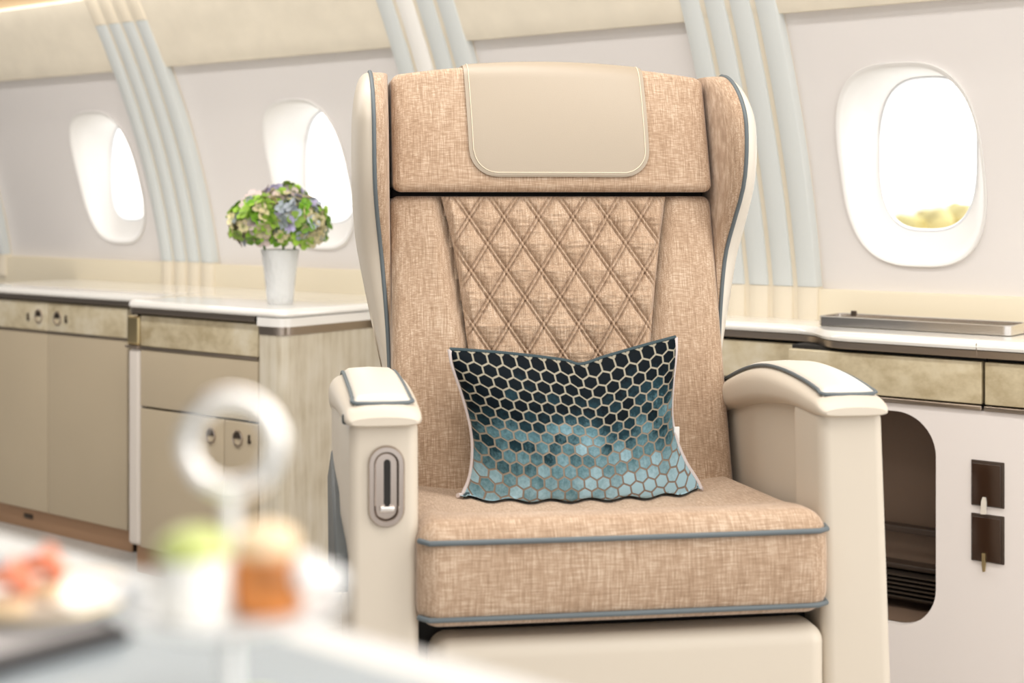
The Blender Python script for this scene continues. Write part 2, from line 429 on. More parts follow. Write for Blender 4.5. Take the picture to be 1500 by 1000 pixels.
# ribs: four leather strips over a cream backing, cream caps below and above
def rib(i, xa, xb, white=None):
    zs = [Z_COUNTER - 0.01 + (1.72 - Z_COUNTER) * k / 36 for k in range(37)]
    back = []
    for z in zs:
        y = prof(z) - 0.004
        back.append([(xa + .002, y + 0.04, z), (xa + .002, y, z), (xb - .002, y, z), (xb - .002, y + 0.04, z)])
    t = struct(obj('trim_%d' % i, loft(back), 'rib_cream', None, True, 30))
    w = xb - xa; g = 0.012; sw = (w - 3 * g) / 4
    for k in range(4):
        x0 = xa + k * (sw + g); x1 = x0 + sw
        for z0, z1, m, nm in ((Z_COUNTER, Z_SILL + 0.004, 'rib_cream', 'cream_strip'), (Z_SILL + 0.005, 1.449, 'rib_blue', 'blue_strip'), (1.45, 1.70, 'rib_cream', 'cream_strip')):
            if white == k and m == 'rib_blue': m = 'rib_white'; nm = 'white_strip'
            secs = []
            nn = 26 if z1 - z0 > 0.3 else 8
            for j in range(nn + 1):
                z = z0 + (z1 - z0) * j / nn; y = prof(z) - 0.004; e = 0.003
                pp = [(0, 0.02), (0, -0.004), (e, -0.0075), (sw * .5, -0.009), (sw - e, -0.0075), (sw, -0.004), (sw, 0.02)]
                secs.append([(x0 + px_, y + py_, z) for px_, py_ in pp])
            obj(nm, loft(secs), m, t, True, 50)
for i, (xa, xb) in enumerate(RIBS): rib(3 + i, xa, xb, white=1 if i == 2 else None)
# floor
bm = bmesh.new(); rbox(-5.2, 1.6, -1.2, 2.9, -0.05, 0.0, 0.0, 1, bm=bm)
struct(obj('floor', bm, 'wood', None, False))

# ------------------------------------------------------------------ worktops
def nose_outline(path, prof_pts, back):
    """sweep a nose profile (offset outwards, z) along a plan polyline; returns bm with a flat top to `back` polyline"""
    bm = bmesh.new(); m = len(path); rows = []
    P2 = [Vector((p[0], p[1])) for p in path]
    nor = []
    for i in range(m):
        a = P2[max(i - 1, 0)]; c = P2[min(i + 1, m - 1)]
        t = (c - a).normalized(); nor.append(Vector((t.y, -t.x)))     # outwards = towards the room
    for o_, z in prof_pts:
        rows.append([bm.verts.new((p.x + n_.x * o_, p.y + n_.y * o_, z)) for p, n_ in zip(P2, nor)])
    for a, c in zip(rows, rows[1:]):
        for i in range(m - 1): bm.faces.new([a[i], a[i + 1], c[i + 1], c[i]])
    return bm, rows
def fillet(pts, rads, n=8):
    out = []; m = len(pts)
    for i, p in enumerate(pts):
        p = Vector(p); r = rads[i]
        if i in (0, m - 1) or r <= 0: out.append(tuple(p)); continue
        a = (Vector(pts[i - 1]) - p); c = (Vector(pts[i + 1]) - p)
        la, lc = a.length, c.length; a.normalize(); c.normalize()
        half = math.acos(max(-1, min(1, a.dot(c)))) / 2
        d = min(r / math.tan(half), la * 0.49, lc * 0.49)
        s, e = p + a * d, p + c * d
        for k in range(n + 1):
            t = k / n; out.append(tuple((1 - t) ** 2 * s + 2 * t * (1 - t) * p + t * t * e))
    return out
def worktop(name, path, label, steel=None, zt=Z_COUNTER, yb=2.835, group=None):
    zt = zt
    nose = [(-0.03, zt - 0.0195), (-0.006, zt - 0.0195), (-0.001, zt - 0.018), (0.001, zt - 0.013), (-0.001, zt - 0.006), (-0.006, zt - 0.001), (-0.013, zt)]
    bm, rows = nose_outline(path, nose, None)
    top = rows[-1]; bt = rows[0]
    xs = [v.co.x for v in top]
    b1 = [bm.verts.new((v.co.x, yb, zt)) for v in top]; b0 = [bm.verts.new((v.co.x, yb, zt - 0.0195)) for v in bt]
    for i in range(len(top) - 1):
        for q in ([top[i], top[i + 1], b1[i + 1], b1[i]], [bt[i + 1], bt[i], b0[i], b0[i + 1]], [b1[i], b1[i + 1], b0[i + 1], b0[i]]):
            try: bm.faces.new(q)
            except ValueError: pass
    for idx in (0, -1):
        bm.faces.new([r[idx] for r in rows] + [b1[idx], b0[idx]])
    w = obj(name, bm, 'counter', None, True, 35)
    tag(w, label, 'worktop')
    bmS, r_ = nose_outline(steel or path, [(-0.03, zt - 0.033), (-0.004, zt - 0.033), (-0.003, zt - 0.032), (-0.003, zt - 0.0205), (-0.004, zt - 0.0198), (-0.03, zt - 0.0198)], None)
    obj('steel_edge', bmS, 'steel', w, True, 35)
    return w
YL, YC, YR1, YR2 = 2.468, 2.345, 2.714, 2.624        # cabinet fronts
pathL = fillet([(-3.98, YL - 0.012), (-3.082, YL - 0.012), (-3.07, YC - 0.014), (-2.49, YC - 0.014), (-2.488, 2.83)], [0, 0.02, 0.035, 0.05, 0], 8)
pathS = fillet([(-3.98, YL - 0.012), (-3.082, YL - 0.012), (-3.07, YC - 0.014), (-2.588, YC - 0.014)], [0, 0.02, 0.035, 0], 8)
worktop('worktop', pathL, 'long white glossy worktop carrying the glass vase of hydrangeas', pathS)
pathR = fillet([(-2.40, YR1 - 0.012), (-1.345, YR1 - 0.012), (-1.27, YR2 - 0.014), (0.01, YR2 - 0.014)], [0, 0.10, 0.10, 0], 8)
wr = worktop('worktop', pathR, 'white glossy ledge under the right window, carrying the metal tray')
for xj in (-1.555, -1.356, -0.974):
    zt = Z_COUNTER; yy = (YR1 if xj < -1.35 else YR2) - 0.0135
    obj('joint', rbox(xj - 0.0008, xj + 0.0008, yy - 0.0012, yy + 0.006, zt - 0.03, zt - 0.006, 0.0005, 1), 'steel', wr)

# ------------------------------------------------------------------ cabinets
def latch(x, z, y, parent, name='latch'):
    bm = bmesh.new()
    R_ = 0.0175
    # bezel ring, dark cup and a half-moon paddle
    secs = []
    ringp = [(R_, 0), (R_, -0.003), (R_ - 0.0015, -0.0042), (R_ - 0.0035, -0.003), (R_ - 0.004, 0.004), (0.0001, 0.004)]
    for r, dy in ringp: secs.append([(x + r * math.cos(2 * PI * k / 28), y + dy, z + 1.15 * r * math.sin(2 * PI * k / 28)) for k in range(28)])
    loft(secs, True, False, bm, None)
    n0 = len(bm.faces)
    for f in bm.faces: f.material_index = 0
    fs = list(bm.faces)[28 * 4:]
    for f in fs: f.material_index = 1
    r = R_ - 0.0042
    arc = [(x + r * math.cos(PI * k / 14), z + 1.15 * r * math.sin(PI * k / 14)) for k in range(15)]
    k0 = len(bm.faces)
    prism(arc, lambda p, s: (p[0], y + (-0.002 if s == 0 else 0.003), p[1]), bm)
    for f in list(bm.faces)[k0:]: f.material_index = 2
    return obj(name, bm, ['steel', 'dark', 'bronze'], parent, True, 30)
def keylock(x, z, y, parent):
    bm = bmesh.new()
    prism([(x + 0.0045 * math.cos(2 * PI * k / 16), z - 0.006 + 0.0045 * math.sin(2 * PI * k / 16)) for k in range(16)], lambda p, s: (p[0], y + (-0.004 if s == 0 else 0.002), p[1]), bm)
    rbox(x - 0.0018, x + 0.0018, y - 0.006, y, z - 0.004, z + 0.011, 0.0012, 2, bm=bm)
    return obj('lock', bm, 'bronze', parent)
GAP = 0.0015
def slab(x0, x1, z0, z1, y, m, name, parent, t=0.018):
    return obj(name, rbox(x0 + GAP, x1 - GAP, y, y + t, z0 + GAP, z1 - GAP, 0.002, 2), m, parent)
# --- left low cabinets
def cabinet_pair(xs, label):
    c = thing('cabinet', label, 'cabinet', ((xs[0] + xs[-1]) / 2, 2.6, 0), group=None)
    ox = Vector(c.location)
    def loc(o): o.location = -ox; return o
    loc(obj('body', rbox(xs[0], xs[-1], YL + 0.019, 2.83, 0.0, Z_COUNTER - 0.034, 0.001, 1), 'dark', c))
    loc(obj('toe_kick', rbox(xs[0], xs[-1], YL + 0.014, YL + 0.03, 0.0, 0.075, 0.001, 1), 'toe', c))
    for a, e in zip(xs, xs[1:]):
        d = loc(slab(a, e, 0.059, 0.571, YL, 'door', 'door', c))
        obj('trim_band', rbox(a + GAP, e - GAP, YL - 0.001, YL + 0.018, 0.577, 0.657, 0.002, 2), 'gold', d)
        obj('steel_strip', rbox(a + GAP, e - GAP, YL - 0.0025, YL + 0.01, 0.5715, 0.5765, 0.001, 1), 'steel', d)
    return c, loc
xsp = wx(70, YL); xend = wx(186.5, YL)
cab, loc = cabinet_pair([2 * xsp - xend, xsp, xend], 'low cream two-door cabinet with gold band, at the far left')
doors = [o for o in cab.children if o.name.startswith('door')]
for (px_, py_), (kx, ky), d in (((57, 463), (42, 464), doors[0]), ((84.5, 466), (97.5, 467.5), doors[1])):
    p = wp(px_, py_, YL - 0.001); latch(p.x, p.z, YL - 0.001, d); q = wp(kx, ky, YL - 0.001); keylock(q.x, q.z, YL - 0.001, d)
pv = wp(42, 769, YL + 0.014)
loc(obj('vent', rbox(pv.x - 0.022, pv.x + 0.022, YL + 0.011, YL + 0.016, 0.028, 0.042, 0.003, 2), 'bronze', cab))
# --- credenza
xc0, xc1, xd, xr = wx(187.5, YC), wx(205, YC), wx(328, YC), -2.589
cred = thing('cabinet', 'deeper cream cabinet with drawer and two doors, below the vase', 'cabinet', ((xc0 + xr) / 2, 2.55, 0))
oc = Vector(cred.location)
def lc(o): o.location = -oc; return o
lc(obj('body', rbox(xc0 + 0.012, xr, YC + 0.019, 2.83, 0.0, Z_COUNTER - 0.034, 0.001, 1), 'dark', cred))
lc(obj('side_panel', rbox(xc0, xc0 + 0.012, YC + 0.03, YL + 0.03, 0.0, Z_COUNTER - 0.034, 0.001, 1), 'post', cred))
cp = lc(obj('corner_post', rbox(xc0, xc1 - 0.001, YC - 0.002, YC + 0.05, 0.072, 0.572, 0.012, 4), 'post', cred))
lc(obj('corner_band', rbox(xc0 - 0.003, xc1 - 0.001, YC - 0.004, YC + 0.05, 0.580, 0.655, 0.008, 4), 'brass', cred))
lc(obj('corner_clip', rbox(xc0 - 0.005, xc1 - 0.001, YC - 0.006, YC + 0.05, 0.573, 0.5795, 0.002, 2), 'steel', cred))
lc(obj('toe_kick', rbox(xc0 + 0.02, xr, YC + 0.012, YC + 0.03, 0.0, 0.075, 0.001, 1), 'toe', cred))
dr = lc(obj('drawer', rbox(xc1 + GAP, xr - GAP, YC, YC + 0.018, 0.580, 0.657, 0.002, 2), 'gold', cred))
obj('steel_strip', rbox(xc1 + GAP, xr - GAP, YC - 0.0025, YC + 0.01, 0.573, 0.579, 0.001, 1), 'steel', dr)
lc(slab(xc1, xr, 0.427, 0.572, YC, 'door', 'drawer', cred))
d1 = lc(slab(xc1, xd, 0.070, 0.424, YC, 'door', 'door', cred)); d2 = lc(slab(xd, xr, 0.070, 0.424, YC, 'door', 'door', cred))
p = wp(309, 637.5, YC); latch(p.x, p.z, YC, d1); p = wp(348.5, 642, YC); latch(p.x, p.z, YC, d2); p = wp(366, 643.5, YC); keylock(p.x, p.z, YC, d2)
# --- end wing of the credenza: bowed veneer with its own white cap and steel band
endw = thing('end_cabinet', 'rounded parchment-veneer end cabinet with white cap, left of the armchair', 'cabinet', (-2.54, 2.55, 0))
oe = Vector(endw.location)
plan = fillet([(-2.580, YC - 0.004), (-2.500, YC - 0.004), (-2.500, 2.82)], [0, 0.05, 0], 12)
plan = [(-2.583, YC + 0.012)] + plan + [(-2.583, 2.82)]
def plan_prism(off, z0, z1, bm=None):
    c = Vector((-2.545, 2.55)); pts = []
    for i, (x, y) in enumerate(plan):
        pts.append((x + (off if x > -2.58 + 1e-4 and y > YC or x > -2.51 else 0) , y - (off if y < YC + 0.03 else 0)))
    return prism(pts, lambda p_, s: (p_[0], p_[1], z0 if s == 0 else z1), bm)
for nm, off, z0, z1, m_ in (('veneer_body', 0, 0.0, 0.6345, 'veneer'), ('steel_band', 0.002, 0.635, 0.6545, 'steel'), ('white_cap', 0.008, 0.655, 0.6755, 'counter')):
    o = obj(nm, plan_prism(off, z0, z1), m_, endw, True, 30); o.location = -oe
# --- right ledge cabinets
def right_unit(xa, xb, label, y):
    t = thing('drawer_unit', label, 'drawer', ((xa + xb) / 2, 2.75, 0.56))
    o_ = Vector(t.location)
    def l(o): o.location = -o_; return o
    l(obj('body', rbox(xa, xb, y + 0.02, 2.83, 0.568, Z_COUNTER - 0.034, 0.001, 1), 'dark', t))
    l(obj('drawer_front', rbox(xa + 0.002, xb - 0.002, y, y + 0.018, 0.578, 0.655, 0.002, 2), 'gold', t))
    l(obj('steel_strip', rbox(xa + 0.001, xb - 0.001, y - 0.003, y + 0.012, 0.567, 0.5755, 0.002, 2), 'steel', t))
    return t
xs1 = wx(1187.5, YR2 + 0.05); xs2 = wx(1440, YR2)
right_unit(-2.40, -1.364, 'gold-leaf drawer between the armchair back and the ledge step', YR1)
right_unit(-1.360, xs2 - 0.001, 'widest gold-leaf drawer in view, above the open niche', YR2)
right_unit(xs2 + 0.001, 0.0, 'gold-leaf drawer at the right edge of the photo', YR2)
# base panel with the arched niche
NX0, NX1, NZ0, NZ1, NRD = -1.335, -1.057, 0.149, 0.551, 0.078
base = thing('base_cabinet', 'pale base cabinet with a dark rounded open niche, right of the armchair', 'cabinet', (-0.95, 2.7, 0))
ob = Vector(base.location)
def lb(o): o.location = -ob; return o
hole = []
for (cx_, cz_, a0) in ((NX1 - NRD, NZ1 - NRD, 0), (NX0 + NRD, NZ1 - NRD, 90), (NX0 + NRD, NZ0 + NRD, 180), (NX1 - NRD, NZ0 + NRD, 270)):
    for k in range(13):
        a = math.radians(a0 + 90 * k / 12); hole.append((cx_ + NRD * math.cos(a), cz_ + NRD * math.sin(a)))
bx0, bx1, bz0, bz1 = -1.362, 0.0, 0.0, 0.5655
hc = ((NX0 + NX1) / 2, (NZ0 + NZ1) / 2); outer = []
for p_, q_ in hole:
    dx, dz = p_ - hc[0], q_ - hc[1]
    k = min(((bx1 - hc[0]) / dx if dx > 1e-9 else ((bx0 - hc[0]) / dx if dx < -1e-9 else 1e9)), ((bz1 - hc[1]) / dz if dz > 1e-9 else ((bz0 - hc[1]) / dz if dz < -1e-9 else 1e9)))
    outer.append((hc[0] + dx * k, hc[1] + dz * k))
for cx_, cz_ in ((bx0, bz0), (bx1, bz0), (bx0, bz1), (bx1, bz1)):
    j = min(range(len(outer)), key=lambda i: (outer[i][0] - cx_) ** 2 + (outer[i][1] - cz_) ** 2); outer[j] = (cx_, cz_)
bm = loft([[(p_, YR2 + 0.024, q_) for p_, q_ in outer], [(p_, YR2 + 0.004, q_) for p_, q_ in outer], [(p_, YR2 + 0.004, q_) for p_, q_ in hole], [(p_, YR2 + 0.024, q_) for p_, q_ in hole]], True, False)
lb(obj('front_panel', bm, 'white_panel', base, True, 30))
bm = loft([[(p_, YR2 + 0.020, q_) for p_, q_ in hole], [(p_, YR2 + 0.17, q_) for p_, q_ in hole]], True, False)
bm.faces.new([bm.verts.new((p_, YR2 + 0.17, q_)) for p_, q_ in hole])
nich = lb(obj('niche_lining', bm, 'brown', base, True, 30))
obj('shelf_rail', rbox(NX0, NX1, YR2 + 0.135, YR2 + 0.165, 0.292, 0.304, 0.002, 2), 'brown_dark', nich)
obj('shelf_rail', rbox(NX0, NX1, YR2 + 0.125, YR2 + 0.165, 0.222, 0.232, 0.002, 2), 'brown_dark', nich)
for k in range(6):
    obj('grille_slat', rbox(NX0 + 0.004, NX1 - 0.004, YR2 + 0.10, YR2 + 0.15, 0.172 + k * 0.0085, 0.1755 + k * 0.0085, 0.001, 1), 'bronze', nich)
obj('grille_recess', rbox(NX0 + 0.03, NX1 - 0.004, YR2 + 0.152, YR2 + 0.168, 0.168, 0.222, 0.001, 1), 'dark', nich)
# far stretch of base behind the chair
o = obj('base_cabinet', rbox(-2.40, -1.366, YR1 + 0.004, 2.83, 0.0, 0.5655, 0.002, 2), 'white_panel')
tag(o, 'pale base cabinet hidden mostly behind the armchair', 'cabinet')
# outlet flaps with pull tabs
for k, (z0, z1, m_, label) in enumerate(((0.393, 0.476, 'leather_light', 'upper dark square outlet flap with cream pull tab'), (0.292, 0.379, 'brass', 'lower dark square outlet flap with brass pull tab'))):
    y = YR2 + 0.004
    x0, x1 = -0.990, -0.929
    t = thing('outlet_flap', label, 'outlet', ((x0 + x1) / 2, y, z0))
    o_ = Vector(t.location)
    f = obj('frame', rbox(x0, x1, y - 0.002, y + 0.004, z0, z1, 0.0015, 1), 'brown_dark', t); f.location = -o_
    f = obj('flap', rbox(x0 + 0.003, x1 - 0.005, y - 0.006, y, z0 + 0.002, z1 - 0.005, 0.0015, 2), 'flap', t); f.location = -o_
    xm = (x0 + x1) / 2 - 0.004; zt = z0 + 0.018
    pts = [(-0.002, 0.0), (0.003, 0.0), (0.0045, -0.008), (0.0045, -0.030), (-0.0055, -0.031), (-0.0045, -0.008)] if k == 0 else [(-0.003, 0), (0.003, 0), (0.0035, -0.02), (0.002, -0.033), (-0.002, -0.034), (-0.0035, -0.02)]
    g = obj('pull_tab', prism([(xm + a, zt + c) for a, c in pts], lambda p_, s: (p_[0], y - (0.011 if s == 0 else 0.0065), p_[1])), m_, t, True, 30); g.location = -o_

# ------------------------------------------------------------------ tray on the right ledge
tray = thing('tray', 'low rectangular chrome tray on the ledge under the right window', 'tray', (-1.14, 2.755, Z_COUNTER))
bm = bmesh.new()
def rrect(hx, hy, r, n=6):
    out = []
    for sx, sy, a0 in ((1, 1, 0), (-1, 1, 90), (-1, -1, 180), (1, -1, 270)):
        for k in range(n + 1):
            a = math.radians(a0 + 90 * k / n); out.append((sx * (hx - r) + r * math.cos(a), sy * (hy - r) + r * math.sin(a)))
    return out
secs = []
for off, z in ((-0.004, 0.0), (0.0, 0.002), (0.0, 0.019), (-0.0015, 0.0205), (-0.003, 0.019), (-0.003, 0.005), (-0.006, 0.004)):
    secs.append([(a, c, z) for a, c in rrect(0.196 + off, 0.052 + off, 0.016)])
bm = loft(secs, True, True)
obj('tray_body', bm, 'chrome', tray, True, 35)
for sx in (-1,):
    obj('clip', rbox(sx * 0.196 + 0.028, sx * 0.196 + 0.04, 0.046, 0.052, 0.014, 0.026, 0.002, 2), 'bronze', tray)

# ------------------------------------------------------------------ armchair (local: x right, y to its back, z up)
CH = cam(0.132, 1.74); CH_RZ = YAW + math.radians(8.15)
chair = thing('armchair', 'tan linen winged armchair with cream leather arms, facing the table', 'armchair', CH, CH_RZ)
def yb(z): return 0.36 + 0.30 * (z - 0.52)
# seat
def seat_fn(p):
    x, y, z = p; t = max(0, (z - 0.46) / 0.11)
    z2 = z + t * ((-0.010 * math.exp(-(x / 0.20) ** 6) + 0.0022 * math.cos(x * 120) * (1 if abs(x) < 0.16 else 0)) * min(1, max(0, (y - 0.04) / 0.06)) - 0.065 * max(0, y) + 0.004 * math.exp(-((y - 0.03) / 0.05) ** 2))
    y2 = y - 0.007 * math.sin(PI * min(1, max(0, (z - 0.453) / 0.11))) * (1 if y < 0.05 else 0)
    return (x, y2, z2)
seat = obj('seat_cushion', rbox(-0.246, 0.2495, -0.022, 0.44, 0.452, 0.574, 0.028, 6, (48, 20, 6), seat_fn), 'linen', chair)
def seat_pipe(z, yy, bow):
    pts = [(-0.244, yy + 0.012, z + 0.001), (-0.232, yy, z)] + [(-0.225 + 0.455 * k / 20, yy - bow * math.sin(PI * k / 20), z) for k in range(1, 20)] + [(0.233, yy, z), (0.246, yy + 0.010, z), (0.249, yy + 0.03, z)]
    return tube(pts, 0.0032, 10)
obj('piping', seat_pipe(0.5555, -0.0255, 0.003), 'piping', seat)
obj('piping', seat_pipe(0.4665, -0.0225, 0.002), 'piping', seat)
# leg rest and plinth
obj('leg_rest', rbox(-0.229, 0.247, -0.012, 0.06, 0.03, 0.438, 0.022, 6, (8, 1, 8), lambda p: (p.x, p.y - 0.006 * math.cos(p.x * 5), p.z)), 'leather', chair)
obj('base', rbox(-0.25, 0.25, 0.065, 0.50, 0.0, 0.45, 0.01, 2), 'dark', chair)
# arms
ARM_BOT = [(-0.012, 0.687), (0.03, 0.683), (0.10, 0.683), (0.18, 0.677), (0.27, 0.664), (0.36, 0.646), (0.46, 0.625), (0.52, 0.60)]
def arm(s):
    xi, xo = 0.243, 0.324
    def taper(p):
        x, y, z = p
        if y > 0.08: z = min(z, smooth_tab(ARM_BOT, y) + 0.010)
        k = max(0, 0.69 - z)
        if s > 0: x = x + k * (0.018 + 0.02 * (x - xi) / (xo - xi))
        else: x = x + k * 0.004
        fz = min(1, max(0, (z - 0.47) / 0.12)); fz = fz * fz * (3 - 2 * fz)
        if s < 0 and x < -0.30: x -= 0.018 * fz * math.sin(PI * min(1, max(0, (y - 0.012) / 0.5)))
        elif s > 0 and x > 0.30: x += 0.014 * fz * math.sin(PI * min(1, max(0, (y - 0.012) / 0.5)))
        return (x, y, z)
    sx = (lambda a, c: (min(s * a, s * c), max(s * a, s * c)))
    x0, x1 = sx(xi, xo)
    post = obj('armrest', rbox(x0, x1, 0.0, 0.105, 0.03, 0.695, 0.014, 5, (3, 3, 16), taper), 'leather', chair)
    x0, x1 = sx(xi + 0.012, xo - 0.004)
    obj('side_panel', rbox(x0, x1, 0.06, 0.50, 0.03, 0.693, 0.006, 2, (2, 14, 24), taper), 'leather', post)
    # cap: arched pad swept front to back
    top = [(-0.012, 0.699), (0.0, 0.706), (0.02, 0.711), (0.10, 0.718), (0.2, 0.720), (0.28, 0.714), (0.36, 0.698), (0.46, 0.668), (0.52, 0.645)]
    bot = [(-0.012, 0.687), (0.03, 0.683), (0.10, 0.683), (0.18, 0.677), (0.27, 0.664), (0.36, 0.646), (0.46, 0.625), (0.52, 0.60)]
    secs = []
    ys = [-0.0135, -0.0125, -0.010, -0.006, 0.0, 0.01, 0.025] + [0.05 + 0.47 * k / 22 for k in range(23)]
    for y in ys:
        zt, zb = smooth_tab(top, y), smooth_tab(bot, y)
        e = 1.0
        if y < 0.004: e = math.sqrt(max(0.0, 1 - ((0.004 - y) / 0.0178) ** 2))
        hw = (xo - xi) / 2 + 0.004; cxm = s * (xi + xo) / 2; flare = 0.014 * math.sin(PI * min(1, max(0, y / 0.5)))
        hz = (zt - zb) / 2; cz = (zt + zb) / 2
        row = []
        for k in range(40):
            t = 2 * PI * k / 40; c, sn = math.cos(t), math.sin(t); ee = 3.6
            a = math.copysign(abs(c) ** (2 / ee), c) * hw * (0.80 + 0.20 * e); z_ = math.copysign(abs(sn) ** (2 / 3.0), sn) * hz * (0.35 + 0.65 * e)
            xx = cxm + a
            if s * a > 0.02: xx += s * flare
            crown = 0.004 * (1 - (a / hw) ** 2) if sn > 0 else 0
            row.append((xx, y, cz + z_ + crown))
        secs.append(row)
    obj('arm_cap', loft(secs), 'leather', post)
    # inset pad with piping
    pad = []; edge_i, edge_o = [], []
    ys = [0.012, 0.0135, 0.017] + [0.03 + 0.47 * k / 20 for k in range(21)]
    hw0 = 0.033
    for y in ys:
        zt = smooth_tab(top, y) + 0.0038; hw = hw0
        fl = s * 0.012 * math.sin(PI * min(1, y / 0.5)); cxm = s * (xi + xo) / 2 + fl * 0.5
        h = 0.007 * min(1, (y - 0.010) / 0.008)
        row = [(cxm - hw, y, zt - 0.006), (cxm - hw, y, zt - 0.001 + h * 0.3), (cxm - hw * .8, y, zt + h * 0.8), (cxm, y, zt + h), (cxm + hw * .8, y, zt + h * 0.8), (cxm + hw, y, zt - 0.001 + h * .3), (cxm + hw, y, zt - 0.006)]
        pad.append(row); edge_i.append((cxm - hw - 0.001, y, zt + 0.0005)); edge_o.append((cxm + hw + 0.001, y, zt + 0.0005))
    obj('arm_pad', loft(pad), 'leather_light', post, True, 60)
    path = edge_i[:2:-1] + [(edge_i[0][0] + 0.004, 0.0105, edge_i[0][2] - 0.001), (edge_o[0][0] - 0.004, 0.0105, edge_o[0][2] - 0.001)] + edge_o[3:]
    obj('piping', tube(smooth_curve(path, 3), 0.0024, 8), 'piping', post)
    return post
armL, armR = arm(-1), arm(1)
# control escutcheon on the left arm: chrome stadium, recess, slot, thumb catch
def stadium(cx, cz, a, h, n=12):
    out = []
    for k in range(n + 1):
        t = PI * k / n; out.append((cx + a * math.cos(t), cz + (h - a) + a * math.sin(t)))
    for k in range(n + 1):
        t = PI + PI * k / n; out.append((cx + a * math.cos(t), cz - (h - a) + a * math.sin(t)))
    return out
ecx, ecz = -0.2805, 0.618
secs = [[(x, y, z) for x, z in stadium(ecx, ecz, a, h)] for a, h, y in ((0.0212, 0.0475, 0.001), (0.0212, 0.0475, -0.003), (0.0195, 0.0458, -0.0055), (0.0145, 0.0405, -0.0055), (0.0125, 0.0385, -0.003), (0.0118, 0.0375, -0.0008))]
ctl = obj('control_bezel', loft(secs), 'bezel', chair, True, 35)
obj('slot', loft([[(x, y, z) for x, z in stadium(ecx + 0.001, ecz + 0.004, 0.0040, 0.027)] for y in (-0.0004, -0.0018)]), 'dark', ctl, True, 30)
obj('thumb_catch', rbox(ecx - 0.008, ecx + 0.010, -0.006, -0.001, ecz - 0.030, ecz - 0.0225, 0.003, 3), 'chrome', ctl)
# grey folding handle on the outside of the left arm
def flap_pts(o): return [(0.245, 0.622), (0.235, 0.585), (0.10, 0.505), (0.035, 0.487), (0.018, 0.50), (0.02, 0.535), (0.14, 0.592)]
hd = obj('side_handle', prism([(y, z) for y, z in flap_pts(0)], lambda p_, s: ((-0.326 - 0.016 * math.sin(PI * p_[0] / 0.5)) - (0.015 * min(1, max(0.05, (0.625 - p_[1]) / 0.09)) - 0.004 if s == 0 else -0.010), p_[0], p_[1])), 'lever', chair, True, 30)
bv = hd.modifiers.new('Bevel', 'BEVEL'); bv.width = 0.004; bv.segments = 3
obj('arm_button', rbox(-0.331, -0.322, 0.012, 0.028, 0.688, 0.700, 0.003, 2), 'lever', chair)
# backrest
def back_fn(p):
    x, y, z = p
    hw = 0.247
    front = y < 0.02
    b_ = 0.0
    if front:
        e = max(0.0, 1 - (abs(x) / hw) ** 6)
        b_ = -0.014 * e
        seam = lerp_tab([(0.45, 0.11), (0.52, 0.115), (0.73, 0.136), (0.955, 0.171)], z)
        b_ += 0.016 * math.exp(-((abs(x) - seam) / 0.012) ** 2)
        if abs(x) < seam: b_ += 0.010
    taper = 1.0 if z > 0.9 else 1.0
    return (x * taper, yb(z) + y + b_, z)
obj('backrest', rbox(-0.247, 0.247, 0.0, 0.11, 0.46, 0.955, 0.014, 5, (70, 1, 30), back_fn), 'linen', chair)
# quilted centre panel
W_, H_ = 0.0523, 0.0786
def seam_x(z, sgn):
    t = [(0.45, 0.108), (0.52, 0.114), (0.60, 0.123), (0.73, 0.1375), (0.80, 0.1445), (0.88, 0.155), (0.955, 0.171)] if sgn < 0 else [(0.45, 0.108), (0.52, 0.112), (0.60, 0.119), (0.73, 0.1335), (0.80, 0.144), (0.88, 0.158), (0.955, 0.1735)]
    return sgn * smooth_tab(t, z)
def quilt(x, z):
    a = (x + 0.1306) / W_ + (z - 0.923) / H_; c = (x + 0.1306) / W_ - (z - 0.923) / H_
    da = abs(a - round(a)); dc = abs(c - round(c)); k = W_ * H_ / math.hypot(W_, H_)
    d = min(da, dc) * k; d2 = max(da, dc) * k
    pu = min(1.0, max(0.0, d - 0.0024) / 0.019); puff = 0.0085 * (1 - (1 - pu) ** 2.2)
    ridge = 0.0022 * max(math.exp(-(da * k / 0.0016) ** 2), math.exp(-(dc * k / 0.0016) ** 2))
    groove = -0.0032 * math.exp(-((d - 0.0030) / 0.0011) ** 2) - 0.0030 * math.exp(-((d2 - 0.0030) / 0.0011) ** 2)
    return puff + groove + ridge + 0.002
def quilt_panel(z0, z1, nz, nx, pos, fade):
    bm = bmesh.new(); g = []
    for j in range(nz + 1):
        z = z0 + (z1 - z0) * j / nz; xa, xb_ = seam_x(z, -1), seam_x(z, 1); row = []
        for i in range(nx + 1):
            x = xa + (xb_ - xa) * i / nx
            ed = min(x - xa, xb_ - x); edz = min(z1 - z, 1)
            e = min(1, max(0, ed / 0.012)); e = e * (2 - e); ez = min(1, max(0, edz / 0.012)); ez = ez * (2 - ez)
            wr_ = 0.0012 * noise.noise(Vector((x * 60, z * 160, 0))) + 0.0008 * noise.noise(Vector((x * 30, z * 300, 4)))
            h = (0.010 + quilt(x, z) + wr_) * (0.15 + 0.85 * e) * (0.35 + 0.65 * ez)
            row.append(bm.verts.new((x, yb(z) - 0.0015 - h, z)))
        g.append(row)
    for j in range(nz):
        for i in range(nx): bm.faces.new([g[j][i], g[j][i + 1], g[j + 1][i + 1], g[j + 1][i]])
    return bm
obj('quilted_panel', quilt_panel(0.55, 0.954, 400, 330, None, None), 'linen', chair, True, 180)
